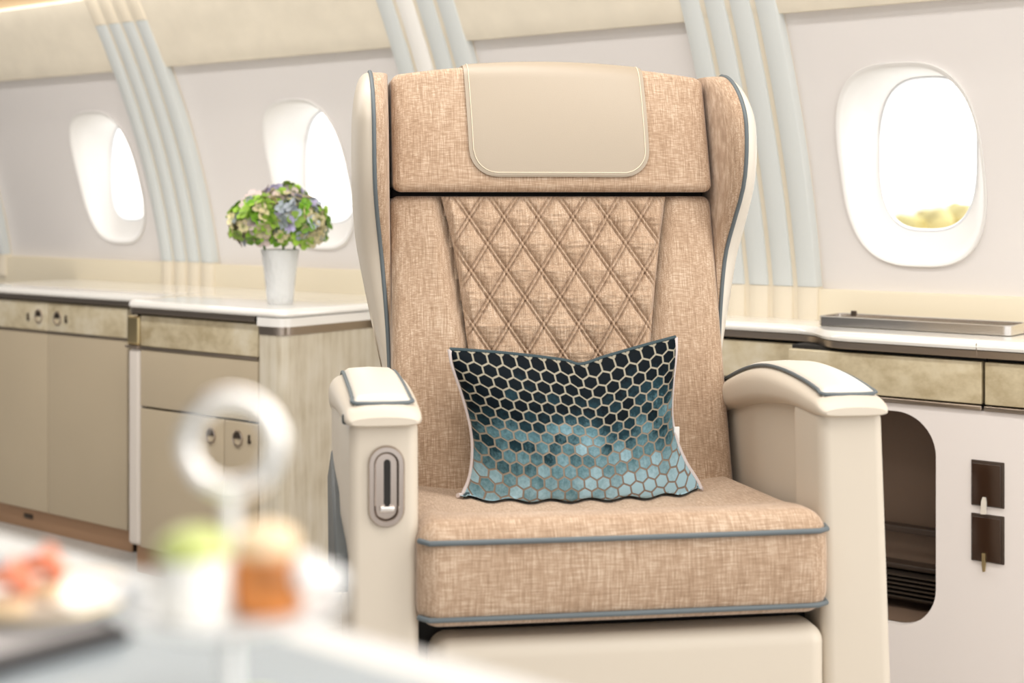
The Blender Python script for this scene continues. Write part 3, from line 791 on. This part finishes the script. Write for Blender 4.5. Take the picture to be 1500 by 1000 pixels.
# headrest
def htop(x): return -0.020 * (x / 0.25) ** 2
def head_fn(p):
    x, y, z = p
    t = max(0, (z - 0.965) / 0.19)
    z2 = z + t * htop(x)
    b_ = -0.012 * (1 - (abs(x) / 0.25) ** 4) * math.sin(PI * min(1, max(0, (z - 0.95) / 0.22))) if y < 0.05 else 0
    return (x, yb(z) - 0.028 + y + b_, z2)
HB = (-0.2435, 0.2435, 0.0, 0.14, 0.961, 1.158)
head = obj('headrest', rbox(*HB, 0.014, 5, (30, 2, 14), head_fn), 'linen', chair)
obj('seam', rbox(-0.242, 0.242, 0.03, 0.10, 0.93, 0.985, 0.004, 1, (1, 1, 1), lambda p: (p.x, yb(p.z) + p.y, p.z)), 'dark', chair)  # dark filler block added to stop bright background showing through the gap
# leather cover folded over the headrest
r_ = 0.014
def cover_path(s):
    """s metres from the lower front edge, up the front, over the top"""
    z0 = 0.984; L1 = (1.158 - r_) - z0; L2 = PI / 2 * r_
    if s < L1: return (0.0, z0 + s), (-1, 0)
    if s < L1 + L2:
        a = (s - L1) / r_; return (r_ - r_ * math.cos(a), 1.158 - r_ + r_ * math.sin(a)), (-math.cos(a), math.sin(a))
    return (r_ + (s - L1 - L2), 1.158), (0, 1)
cx0, cx1 = -0.1345, 0.1445; LC = (1.158 - r_ - 0.984) + PI / 2 * r_ + 0.08; RC = 0.042
def cover_pt(x, s, off):
    (y, z), (ny, nz_) = cover_path(s)
    return head_fn(Vector((x, y + ny * off, z + nz_ * off)))
def cover_half(s, inset=0.0):
    """half width left at s because of the rounded lower corners"""
    if s >= RC: return 0.0
    return RC - math.sqrt(max(0, RC * RC - (RC - s) ** 2))
bm = bmesh.new(); g = []
ss = [0.0, 0.0006, 0.002, 0.004, 0.007, 0.011, 0.016, 0.022, 0.03, 0.042] + [0.042 + (LC - 0.042) * k / 30 for k in range(1, 31)]
rows = []
for s in ss:
    cut = cover_half(s); tp = 0.010 * (1 - min(1, s / 0.2)) * 0.5
    a, c = cx0 + cut + tp, cx1 - cut
    rows.append([(a + (c - a) * k / 24, s) for k in range(25)])
lo = [[bm.verts.new(cover_pt(x, s, 0.0012)) for x, s in r] for r in rows]; hi = [[bm.verts.new(cover_pt(x, s, 0.0050 if 0 < k < 24 and s > 0.0007 else 0.0036)) for k, (x, s) in enumerate(r)] for r in rows]
nrow = len(rows)
for j in range(nrow - 1):
    for k in range(24):
        bm.faces.new([hi[j][k], hi[j][k + 1], hi[j + 1][k + 1], hi[j + 1][k]]); bm.faces.new([lo[j][k], lo[j + 1][k], lo[j + 1][k + 1], lo[j][k + 1]])
for j in range(nrow - 1):
    bm.faces.new([lo[j][0], hi[j][0], hi[j + 1][0], lo[j + 1][0]]); bm.faces.new([lo[j][24], lo[j + 1][24], hi[j + 1][24], hi[j][24]])
for k in range(24):
    bm.faces.new([lo[0][k], lo[0][k + 1], hi[0][k + 1], hi[0][k]]); bm.faces.new([lo[-1][k], hi[-1][k], hi[-1][k + 1], lo[-1][k + 1]])
cover = obj('headrest_cover', bm, 'tan_leather', chair, True, 50); cover['label'] = 'plain beige leather cover over the headrest'
st = []
for s in [0.22 - 0.0]:
    pass
ins = 0.0065
outline = []
for k in range(30):
    s = 0.23 - (0.23 - RC) * k / 29; tp = 0.010 * (1 - min(1, s / 0.2)) * 0.5; outline.append((cx0 + ins + tp, s))
for k in range(1, 13):
    a = PI / 2 * k / 12; outline.append((cx0 + 0.005 + RC - (RC - ins) * math.cos(a), RC - (RC - ins) * math.sin(a)))
for k in range(1, 13):
    a = PI / 2 * (1 - k / 12); outline.append((cx1 - RC + (RC - ins) * math.cos(a), RC - (RC - ins) * math.sin(a)))
for k in range(1, 30): outline.append((cx1 - ins, RC + (0.23 - RC) * k / 29))
obj('stitching', tube([cover_pt(x, s, 0.0052) for x, s in outline], 0.0007, 6), 'thread', cover)
# wings: fabric lining inside, leather shell outside, piping on the crest
w_tab = [(0.50, -0.055), (0.70, -0.045), (0.80, -0.022), (0.87, 0.003), (0.92, 0.042), (0.97, 0.085), (1.02, 0.11), (1.07, 0.12), (1.14, 0.112)]
xc_tab = [(0.50, 0.247), (0.72, 0.250), (0.85, 0.259), (0.95, 0.271), (1.0, 0.274), (1.14, 0.275)]
xo_tab = [(0.50, 0.250), (0.62, 0.2545), (0.68, 0.257), (0.73, 0.267), (0.78, 0.277), (0.84, 0.289), (0.90, 0.299), (1.0, 0.305), (1.14, 0.302)]
def wing(s):
    inner, outer, crest = [], [], []
    zs = [0.50 + 0.56 * k / 30 for k in range(31)] + [1.06 + 0.082 * math.sin(PI / 2 * k / 14) for k in range(1, 15)]
    for z in zs:
        w = smooth_tab(w_tab, z); xc = smooth_tab(xc_tab, z); xo = smooth_tab(xo_tab, z); Y0 = yb(z)
        f = 1.0
        if z > 1.06: f = math.sqrt(max(0.0, 1 - ((z - 1.06) / 0.0825) ** 2))
        w = (w + 0.03) * (0.30 + 0.70 * f) - 0.03
        xi = 0.2465; xo = xc + (xo - xc) * (0.25 + 0.75 * f)
        cr = (xc, Y0 - w)
        inn = [(xi + 0.001, Y0 + 0.05), (xi, Y0 + 0.02), (xi + (xc - xi) * 0.10, Y0 - w * 0.35 + 0.004), (xi + (xc - xi) * 0.22, Y0 - w * 0.72 + 0.003), (xi + (xc - xi) * 0.50, Y0 - w * 0.94), (xc - 0.003, Y0 - w - 0.001), cr]
        backy = Y0 + 0.125
        dx = xo - xc; L = backy - (Y0 - w)
        out = [cr, (xc + dx * 0.30, Y0 - w + 0.001), (xc + dx * 0.62, Y0 - w + 0.012), (xc + dx * 0.9, Y0 - w + 0.035), (xo, Y0 - w + 0.075 * min(1, L / 0.2)), (xo - 0.1 * dx, Y0 - w + L * 0.72), (xc - 0.01, Y0 - w + L * 0.95), (xi + 0.001, backy), (xi + 0.003, Y0 + 0.10), (xi + 0.006, Y0 + 0.05), (xc - 0.003, Y0 - w * 0.9 + 0.012)]
        inner.append([(s * a, c, z) for a, c in inn]); outer.append([(s * a, c, z) for a, c in out]); crest.append((s * (xc + 0.0005), Y0 - w - 0.0012, z))
    shell = obj('wing', loft(outer), 'leather_light' if s > 0 else 'leather', chair, True, 60)  # right wing paler than left: side lighting put into the leather colour
    shell['label'] = 'cream leather shell of the chair wing'
    obj('wing_lining', loft(inner), 'linen', shell, True, 60)
    z, top = 1.142, crest[-1]
    crest += [(top[0], top[1] + 0.008, 1.1435), (top[0], top[1] + 0.03, 1.1405), (top[0], top[1] + 0.05, 1.137)]
    obj('piping', tube(crest[8:], 0.0031, 10), 'piping', shell)
wing(-1); wing(1)
# back shell joining the wings
obj('back_shell', rbox(-0.245, 0.245, 0.10, 0.135, 0.30, 1.13, 0.016, 4, (4, 1, 10), lambda p: (p.x, yb(p.z) + p.y, p.z)), 'leather', chair)

# ------------------------------------------------------------------ throw pillow
def chair_pt(x, y, z): return CH + Matrix.Rotation(CH_RZ, 3, 'Z') @ Vector((x, y, z))
pil = thing('throw_pillow', 'rectangular teal velvet pillow with hexagon pattern, on the armchair seat', 'pillow', chair_pt(-0.004, 0.280, 0.642), CH_RZ)
K = 0.000955
def edge_tab(tab, t): return smooth_tab(tab, t)
left_t = [(-1, 668), (-0.86, 672), (-0.6, 686), (-0.3, 692), (0, 691), (0.4, 681), (0.8, 667), (1, 663)]
right_t = [(-1, 1022), (-0.85, 1016), (-0.6, 1000), (-0.3, 988), (0, 984), (0.4, 989), (0.8, 997), (1, 999)]
top_t = [(-1, 506), (-0.9, 507), (-0.5, 513), (0, 524), (0.13, 530), (0.35, 520), (0.7, 505), (1, 493)]
bot_t = [(-1, 727), (-0.75, 733), (-0.4, 731), (0, 728), (0.5, 725), (0.85, 722), (1, 712)]
def pil_xy(u, v):
    px_ = edge_tab(left_t, v) * (1 - u) / 2 + edge_tab(right_t, v) * (1 + u) / 2
    py_ = edge_tab(bot_t, u) * (1 - v) / 2 + edge_tab(top_t, u) * (1 + v) / 2
    return (px_ - 843) * K, (612 - py_) * K
def pil_th(u, v):
    a = max(0.0, 1 - abs(u) ** 2.4); c = max(0.0, 1 - abs(v) ** 2.2)
    t = 0.074 * (a ** 0.52) * (c ** 0.52)
    dip = 0.010 * math.exp(-((u - 0.13) / 0.22) ** 2) * max(0, v) ** 1.0
    wr_ = 0.0022 * noise.noise(Vector((u * 2.2 + 3, v * 2.5, 1))) + 0.0015 * noise.noise(Vector((u * 6, v * 3, 7)))
    return max(0.0, t - dip * a * c + wr_ * min(1, a * c * 4))
TILT = math.radians(17)
def pil_pt(u, v, s):
    x, z = pil_xy(u, v); y = s * pil_th(u, v)
    p = [x - 0.004, y * math.cos(TILT) + z * math.sin(TILT) + 0.280, z + y * (0.088 + 0.5 * max(0.0, -v) ** 1.4 if s < 0 else 0.088) + 0.642]
    p[1] = min(p[1], yb(p[2]) - 0.030)                        # it leans on the back and sinks no deeper than the seat
    st = seat_fn((p[0], p[1], 0.574))[2] + 0.0040
    if p[2] < st: p[2] = st + 0.02 * (st - p[2])
    return (p[0] + 0.004, p[1] - 0.280, p[2] - 0.642)
nu, nv = 90, 64
us = [math.sin(PI / 2 * (-1 + 2 * i / nu)) * 0.55 + (-1 + 2 * i / nu) * 0.45 for i in range(nu + 1)]
vs_ = [math.sin(PI / 2 * (-1 + 2 * j / nv)) * 0.55 + (-1 + 2 * j / nv) * 0.45 for j in range(nv + 1)]
bm = bmesh.new(); uvl = bm.loops.layers.uv.new('UVMap')
grid = {}
for s in (-1, 1):
    for j, v in enumerate(vs_):
        for i, u in enumerate(us):
            if s == 1 and (i in (0, nu) or j in (0, nv)): grid[(s, i, j)] = grid[(-1, i, j)]
            else: grid[(s, i, j)] = bm.verts.new(pil_pt(u, v, s))
for s in (-1, 1):
    for j in range(nv):
        for i in range(nu):
            idx = [(i, j), (i + 1, j), (i + 1, j + 1), (i, j + 1)]
            f = bm.faces.new([grid[(s, *q)] for q in idx])
            for lp, (a, c) in zip(f.loops, idx):
                lp[uvl].uv = ((us[a] * 0.5 + 0.5) * 0.345 / 0.0212, (vs_[c] * 0.5 + 0.5) * 0.235 / 0.0285)
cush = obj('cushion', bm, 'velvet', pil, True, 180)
for nm, per, m_ in (('side_piping', [(-1, v) for v in vs_], 'pillow_piping'), ('side_piping', [(1, v) for v in vs_], 'pillow_piping'),
                    ('edge_piping', [(u, 1) for u in us], 'teal_piping'), ('edge_piping', [(u, -1) for u in us[4:-4]], 'teal_piping')):
    obj(nm, tube([Vector(pil_pt(u, v, -1)) for u, v in per], 0.0031, 8), m_, pil)
tx, tz = pil_xy(1, -0.28)
obj('care_tag', rbox(tx - 0.002, tx + 0.006, tz * math.sin(TILT) - 0.0012, tz * math.sin(TILT) + 0.0012, tz - 0.017, tz + 0.014, 0.001, 1), 'white', pil)

# ------------------------------------------------------------------ vase of hydrangeas
vz = Z_COUNTER; vpos = Vector((-2.643, 2.465, vz))
bm = lathe([(0.0, 0.0), (0.029, 0.0), (0.0315, 0.003), (0.034, 0.03), (0.0385, 0.075), (0.0445, 0.118), (0.0475, 0.132), (0.0462, 0.1325), (0.043, 0.117), (0.036, 0.07), (0.0312, 0.02), (0.028, 0.012), (0.0, 0.011)], 40)
v = obj('vase', bm, 'crystal'); v.location = vpos
tag(v, 'tapered cut-crystal vase holding hydrangeas, on the worktop', 'vase')
def hydrangea(loc, rad, sq, seed, pal, label, stem_to):
    rnd = random.Random(seed)
    t = thing('hydrangea', label, 'flower', loc, 0, None)
    bm = bmesh.new(); cl = bm.loops.layers.color.new('tint')
    nfl = 150
    for k in range(nfl):
        z = 1 - (k + 0.5) / nfl * 1.62
        a = k * 2.39996 + rnd.uniform(-0.15, 0.15); q = math.sqrt(max(0, 1 - z * z))
        nrm = Vector((q * math.cos(a), q * math.sin(a), z)).normalized()
        rr = rad * rnd.uniform(0.84, 1.08)
        c0 = Vector((nrm.x * rr, nrm.y * rr, nrm.z * rr * sq))
        nrm = (nrm + Vector((rnd.uniform(-.5, .5), rnd.uniform(-.5, .5), rnd.uniform(-.5, .5)))).normalized()
        e1 = nrm.orthogonal().normalized(); e2 = nrm.cross(e1); ph = rnd.uniform(0, 2 * PI)
        col = rnd.choice(pal); br = rnd.uniform(0.75, 1.12); col = tuple(min(1, c_ * br) for c_ in col)
        sz = rad * rnd.uniform(0.23, 0.33)
        for p_ in range(4):
            a = ph + p_ * PI / 2 + rnd.uniform(-0.1, 0.1); dx = e1 * math.cos(a) + e2 * math.sin(a); dy = nrm.cross(dx)
            cup = rnd.uniform(0.05, 0.35)
            def P_(r_, w_, h_): return c0 + dx * (r_ * sz) + dy * (w_ * sz) + nrm * (h_ * sz)
            vs = [bm.verts.new(P_(0.06, 0, -0.05)), bm.verts.new(P_(0.45, -0.48, cup * .5)), bm.verts.new(P_(0.9, -0.42, cup)), bm.verts.new(P_(1.08, 0, cup * .8)), bm.verts.new(P_(0.9, 0.42, cup)), bm.verts.new(P_(0.45, 0.48, cup * .5)), bm.verts.new(P_(0.55, 0, 0.0))]
            for tri in ((0, 1, 6), (1, 2, 6), (2, 3, 6), (3, 4, 6), (4, 5, 6), (5, 0, 6)):
                f = bm.faces.new([vs[q_] for q_ in tri])
                for lp in f.loops:
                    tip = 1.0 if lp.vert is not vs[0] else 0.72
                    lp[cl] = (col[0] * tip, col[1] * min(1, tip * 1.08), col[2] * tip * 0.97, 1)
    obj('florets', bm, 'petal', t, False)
    s_ = Vector(stem_to) - Vector(loc)
    obj('stem', tube(smooth_curve([Vector((0, 0, rad * 0.2)), s_ * 0.35 + Vector((0, 0, -0.005)), s_], 6), 0.003, 8), 'stem', t)
GREEN = (0.46, 0.66, 0.17); LIME = (0.64, 0.80, 0.30); CREAM = (0.88, 0.84, 0.68); LILAC = (0.72, 0.69, 0.86); GREY = (0.70, 0.74, 0.80); PINK = (0.86, 0.79, 0.80); PURP = (0.62, 0.54, 0.84)
DRT = Vector((CY, SY, 0)); DFW = Vector((-SY, CY, 0))
def vp(dx, dd, dz): return vpos + DRT * dx + DFW * dd + Vector((0, 0, dz))
hydrangea(vp(-0.050, -0.02, 0.195), 0.064, 1.0, 3, [GREEN, LIME, CREAM, CREAM, CREAM, LIME, PINK, GREY], 'green and cream hydrangea head on the left of the vase', vp(-0.004, -0.006, 0.02))
hydrangea(vp(0.048, -0.018, 0.192), 0.066, 1.0, 5, [LILAC, GREY, GREEN, LIME, LIME, CREAM, CREAM, GREY], 'lilac-blue and green hydrangea head on the right of the vase', vp(0.010, 0.0, 0.02))
hydrangea(vp(0.006, 0.038, 0.222), 0.066, 0.95, 8, [PINK, LILAC, LILAC, CREAM, LIME, PINK, CREAM], 'topmost hydrangea head, pale pink and violet', vp(0.0, 0.01, 0.02))

# ------------------------------------------------------------------ table in the foreground
TZ = 0.79
E0, E1 = Vector((-0.0856, 0.575)), Vector((0.018, 0.486))
ed = (E1 - E0).normalized(); en = Vector((ed.y, -ed.x))           # en points to the camera side
if en.y > 0: en = -en
def tpt(a, c, z): q = E0 + ed * a + en * c; return cam(q.x, q.y, z)
tc = tpt(-0.05, 0.42, 0)
tbl = thing('table', 'white-rimmed pale blue dining table in the blurred foreground', 'table', tc, 0)
def trel(a, c, z): return tpt(a, c, z) - tc
def tpoly(a0, a1, c0, c1, r):
    pts = fillet([(a0 + 0.2, c0), (a1, c0), (a1, c1), (a0, c1), (a0, c0), (a0 + 0.2, c0)], [0, r, r, r, r, 0], 8); return pts[:-1]
secs = []
for ins_, z in ((0.03, TZ - 0.034), (0.004, TZ - 0.030), (0, TZ - 0.022), (0, TZ - 0.008), (0.004, TZ - 0.001), (0.012, TZ)):
    secs.append([trel(a, c, z) for a, c in tpoly(-0.62 + ins_, 0.46 - ins_, ins_, 0.84 - ins_, 0.05)])
top = obj('tabletop', loft(secs), 'table_rim', tbl, True, 40)
obj('inlay', loft([[trel(a, c, z) for a, c in tpoly(-0.62 + 0.032, 0.46 - 0.032, 0.032, 0.808, 0.03)] for z in (TZ - 0.003, TZ + 0.0008)]), 'table_inlay', top, False)
pc = trel(-0.08, 0.42, 0)
obj('pedestal', lathe([(0, 0.0), (0.20, 0.0), (0.20, 0.012), (0.16, 0.022), (0.055, 0.05), (0.045, 0.2), (0.045, 0.6), (0.09, TZ - 0.034), (0, TZ - 0.034)], 40, (pc.x, pc.y, 0)), 'table_rim', tbl)
# tray with dark edge
A_ = Vector((-0.1373, 0.528)); ta = Vector((-0.642, -0.766)).normalized(); tb = Vector((-0.766, 0.642)).normalized()
def tr_poly(i_): return [A_ + ta * i_ + tb * i_, A_ + ta * (0.30 - i_) + tb * i_, A_ + ta * (0.30 - i_) + tb * (0.17 - i_), A_ + ta * i_ + tb * (0.17 - i_)]
cen = sum(tr_poly(0), Vector((0, 0))) / 4; tcen = cam(cen.x, cen.y, TZ + 0.001)
st_ = thing('serving_tray', 'grey tray with dark edge on the table, at the lower left corner', 'tray', tcen)
obj('tray_rim', loft([[cam(q.x, q.y, z) - tcen for q in tr_poly(i_)] for i_, z in ((0.001, TZ + 0.001), (0, TZ + 0.002), (0, TZ + 0.006), (0.003, TZ + 0.007))]), 'slate_rim', st_, False)
obj('tray_surface', loft([[cam(q.x, q.y, z) - tcen for q in tr_poly(0.006)] for z in (TZ + 0.006, TZ + 0.0078)]), 'slate', st_, False)
# white dish with gilt rim and salmon canapes behind the tray
dp = cam(-0.1745, 0.548, TZ + 0.0022)
dish = thing('dish', 'small round white dish with gilt rim behind the grey tray, holding salmon', 'dish', dp)
obj('bowl', lathe([(0, 0), (0.018, 0), (0.022, 0.003), (0.032, 0.009), (0.0325, 0.0105), (0.031, 0.0105), (0.021, 0.0045), (0, 0.0035)], 40), 'white', dish)
obj('gilt_rim', tube([(0.0325 * math.cos(2 * PI * k / 40), 0.0325 * math.sin(2 * PI * k / 40), 0.0105) for k in range(40)], 0.0011, 8, True), 'brass', dish)
for k, (dx, dd, lab) in enumerate(((-0.012, -0.004, 'salmon canape on the gilt-rimmed dish, nearer the grey tray'), (-0.006, 0.016, 'salmon canape on the gilt-rimmed dish, behind the other'))):
    p = dp + DRT * dx + DFW * dd + Vector((0, 0, 0.0047))
    t = thing('canape', lab, 'food', p)
    obj('bread', lathe([(0, 0), (0.007, 0), (0.0078, 0.002), (0.0075, 0.006), (0, 0.0065)], 24), 'biscuit', t)
    obj('salmon', tube([(0.0065 * math.cos(a) * (1 - a / 12), 0.0065 * math.sin(a) * (1 - a / 12), 0.0095 + a * 0.001) for a in [q * 0.45 for q in range(20)]], 0.0035, 10), 'salmon', t)

# ------------------------------------------------------------------ tiered cake stand
SD = 0.45; Q = 0.865
sp_ = campx(338, SD, TZ + 0.0012)
stand = thing('cake_stand', 'small cake stand with a glass plate and a ring handle on top', 'cake stand', sp_)
z1, z2 = 0.0, 0.8215 - sp_.z
zr = 0.8750 - sp_.z; rr_ = 0.0138
obj('stem', lathe([(0, 0), (0.017, 0), (0.017, 0.0015), (0.006, 0.004), (0.0028, 0.008), (0.0026, z2), (0.0024, zr - rr_), (0, zr - rr_ + 0.001)], 24), 'ring', stand)
def plate(R_, z):
    return lathe([(0.0028, z), (R_ * 0.72, z), (R_ * 0.82, z + 0.0015), (R_, z + 0.004), (R_ + 0.0006, z + 0.005), (R_ - 0.001, z + 0.0053), (R_ * 0.8, z + 0.003), (R_ * 0.7, z + 0.0016), (0.0028, z + 0.0015)], 48)
obj('plate', plate(0.034, z2), 'crystal', stand)
rc = DRT * ((341 - 338) / F * SD)
obj('ring_handle', tube([rc + DRT * (rr_ * math.cos(2 * PI * k / 48)) + Vector((0, 0, zr + rr_ * math.sin(2 * PI * k / 48))) for k in range(48)], 0.0029, 12, True), 'ring_metal', stand)
zp = sp_.z + z2 + 0.0017
p = campx(284, SD - 0.004, zp)
t = thing('petit_four', 'tall white cream dessert with lime-green top on the cake stand', 'dessert', p)
sc_ = lambda pr: [(a * Q, c * Q) for a, c in pr]
obj('cream', lathe(sc_([(0, 0), (0.0115, 0), (0.0125, 0.002), (0.0128, 0.017), (0.0115, 0.023), (0, 0.024)]), 28), 'cream_food', t)
obj('lime_top', lathe(sc_([(0.0122, 0.0215), (0.0128, 0.024), (0.0110, 0.028), (0.006, 0.0310), (0, 0.0320)]), 28), 'lime', t)
p = campx(390, SD + 0.004, zp)
t = thing('petit_four', 'caramel-orange dessert with pale cream top on the cake stand', 'dessert', p)
obj('caramel_body', lathe(sc_([(0, 0), (0.0120, 0), (0.0132, 0.003), (0.0135, 0.015), (0.0122, 0.020), (0, 0.021)]), 28), 'caramel', t)
obj('cream_top', lathe(sc_([(0.0105, 0.0195), (0.012, 0.0225), (0.0105, 0.028), (0.005, 0.0305), (0, 0.0310)]), 28), 'biscuit', t)
for px_, dd, r_b, zz_, lab in ((448, 0.002, 0.0060, 0.006, 'larger white glint ball right of the caramel dessert'), (486, 0.006, 0.0046, 0.004, 'smaller white glint ball at the right rim of the cake stand'), (200, -0.002, 0.0056, 0.002, 'white glint ball left of the lime-topped dessert')):
    o = obj('glint_ball', lathe([(r_b * math.sin(PI * k / 14), -r_b * math.cos(PI * k / 14)) for k in range(15)], 20), 'ring')  # white balls added to stand in for blurred glints round the stand
    o.location = campx(px_, SD + dd, zp + r_b + zz_); tag(o, lab, 'glint', 'white glint balls')
p = campx(376, SD - 0.024, TZ + 0.0013)
t = thing('macaron', 'small pistachio-green sweet on the table at the foot of the cake stand', 'dessert', p)
obj('shell', lathe([(0, 0), (0.008, 0), (0.0085, 0.002), (0.008, 0.0035), (0, 0.004)], 24), 'lime', t)
obj('filling', lathe([(0.0, 0.0038), (0.0075, 0.0038), (0.0075, 0.0062), (0, 0.0062)], 24), 'cream_food', t)
obj('shell', lathe([(0, 0.006), (0.008, 0.0062), (0.0085, 0.0088), (0.006, 0.014), (0, 0.0155)], 24), 'lime', t)

# ------------------------------------------------------------------ outside
bm = bmesh.new(); rbox(-900, 900, 6, 1500, -3.2, -3.0, 0, 1, bm=bm)
g = obj('ground', bm, 'ground', None, False); tag(g, 'bright pale airport apron outside the windows', 'ground', None, 'structure')
rnd = random.Random(4); bm = bmesh.new()
for k in range(120):
    u = 0.20 + 0.22 * rnd.random(); d = rnd.uniform(85, 100)
    top_px = 297 + max(0, (0.305 - u)) * 420 + rnd.uniform(0, 14)
    z_t = EYE + (HOR - top_px) / F * d; r0 = rnd.uniform(0.35, 0.8)
    c0 = cam(u * d, d, z_t - r0)
    mtx = Matrix.Translation(c0) @ Matrix.Diagonal((1.5, 1.5, 1.0, 1))
    bmesh.ops.create_icosphere(bm, subdivisions=2, radius=r0, matrix=mtx)
for v in bm.verts: v.co += Vector((noise.noise(v.co * 1.3), noise.noise(v.co * 1.3 + Vector((9, 0, 0))), noise.noise(v.co * 1.3 + Vector((0, 9, 0))))) * 0.3
tl = obj('treeline', bm, 'leaf_gold'); tag(tl, 'sunlit golden bushes low in the right window', 'bushes', None, 'stuff')

# ------------------------------------------------------------------ light
w = bpy.data.worlds.new('sky'); S.world = w; w.use_nodes = True; nt = w.node_tree
bg = nt.nodes['Background']
tc_ = N(nt, 'ShaderNodeTexCoord'); sep = N(nt, 'ShaderNodeSeparateXYZ'); nt.links.new(tc_.outputs['Generated'], sep.inputs[0])
def mapr(v, a, c, d, e):
    r = N(nt, 'ShaderNodeMapRange', interpolation_type='SMOOTHSTEP'); nt.links.new(v, r.inputs[0])
    for i_, q in enumerate((a, c, d, e)): r.inputs[i_ + 1].default_value = q
    return r.outputs[0]
winside = mapr(sep.outputs[1], -0.05, 0.35, 0.0, 3.0)          # bright sky on the window side
fdir = math_n(nt, 'SUBTRACT', math_n(nt, 'MULTIPLY', sep.outputs[0], 0.94), math_n(nt, 'MULTIPLY', sep.outputs[1], 0.34))
front = mapr(fdir, -0.2, 0.9, 0.13, 1.35)           # lit forward cabin, dim aft cabin
st_sum = math_n(nt, 'ADD', winside, front)
nt.links.new(st_sum, bg.inputs['Strength']); bg.inputs['Color'].default_value = (1.0, 0.985, 0.96, 1)
def area(name, loc, rot, sx, sy, power, col=(1, 0.93, 0.82)):
    L = bpy.data.lights.new(name, 'AREA'); L.shape = 'RECTANGLE'; L.size = sx; L.size_y = sy; L.energy = power; L.color = col
    o = bpy.data.objects.new(name, L); COL.objects.link(o); o.location = loc; o.rotation_euler = rot; return o
area('overhead_fill', (-0.5, 0.75, 2.0), (0, 0, 0), 3.4, 0.30, 27, (1, 0.98, 0.95))  # unseen lamp added above the table to light the seat front
area('overhead_fill', (-1.7, 1.72, 1.90), (0, 0, 0), 5.2, 0.20, 40, (1, 0.975, 0.94))  # second unseen lamp, added wall-side to brighten the background
area('cove_light', (-2.3, 2.515, 1.569), (math.radians(-58), 0, 0), 5.6, 0.03, 6.5, (1, 0.96, 0.90)).rotation_euler = (math.radians(62), 0, 0)
# ------------------------------------------------------------------ camera
cd = bpy.data.cameras.new('camera'); co = bpy.data.objects.new('camera', cd); COL.objects.link(co)
co.location = (0, 0, EYE); co.rotation_euler = (PI / 2, 0, YAW)
cd.sensor_width = 36; cd.lens = F / 1500 * 36; cd.shift_y = -(500 - HOR) / 1500
cd.clip_start = 0.05; cd.clip_end = 4000
cd.dof.use_dof = True; cd.dof.focus_distance = 2.22; cd.dof.aperture_fstop = 4.5
S.camera = co
S.view_settings.view_transform = 'Standard'; S.view_settings.look = 'None'
S.view_settings.exposure = 0.0; S.view_settings.gamma = 1.0
try: S.view_settings.use_curve_mapping = False
except Exception: pass
S.cycles.use_denoising = True
S.cycles.max_bounces = 10
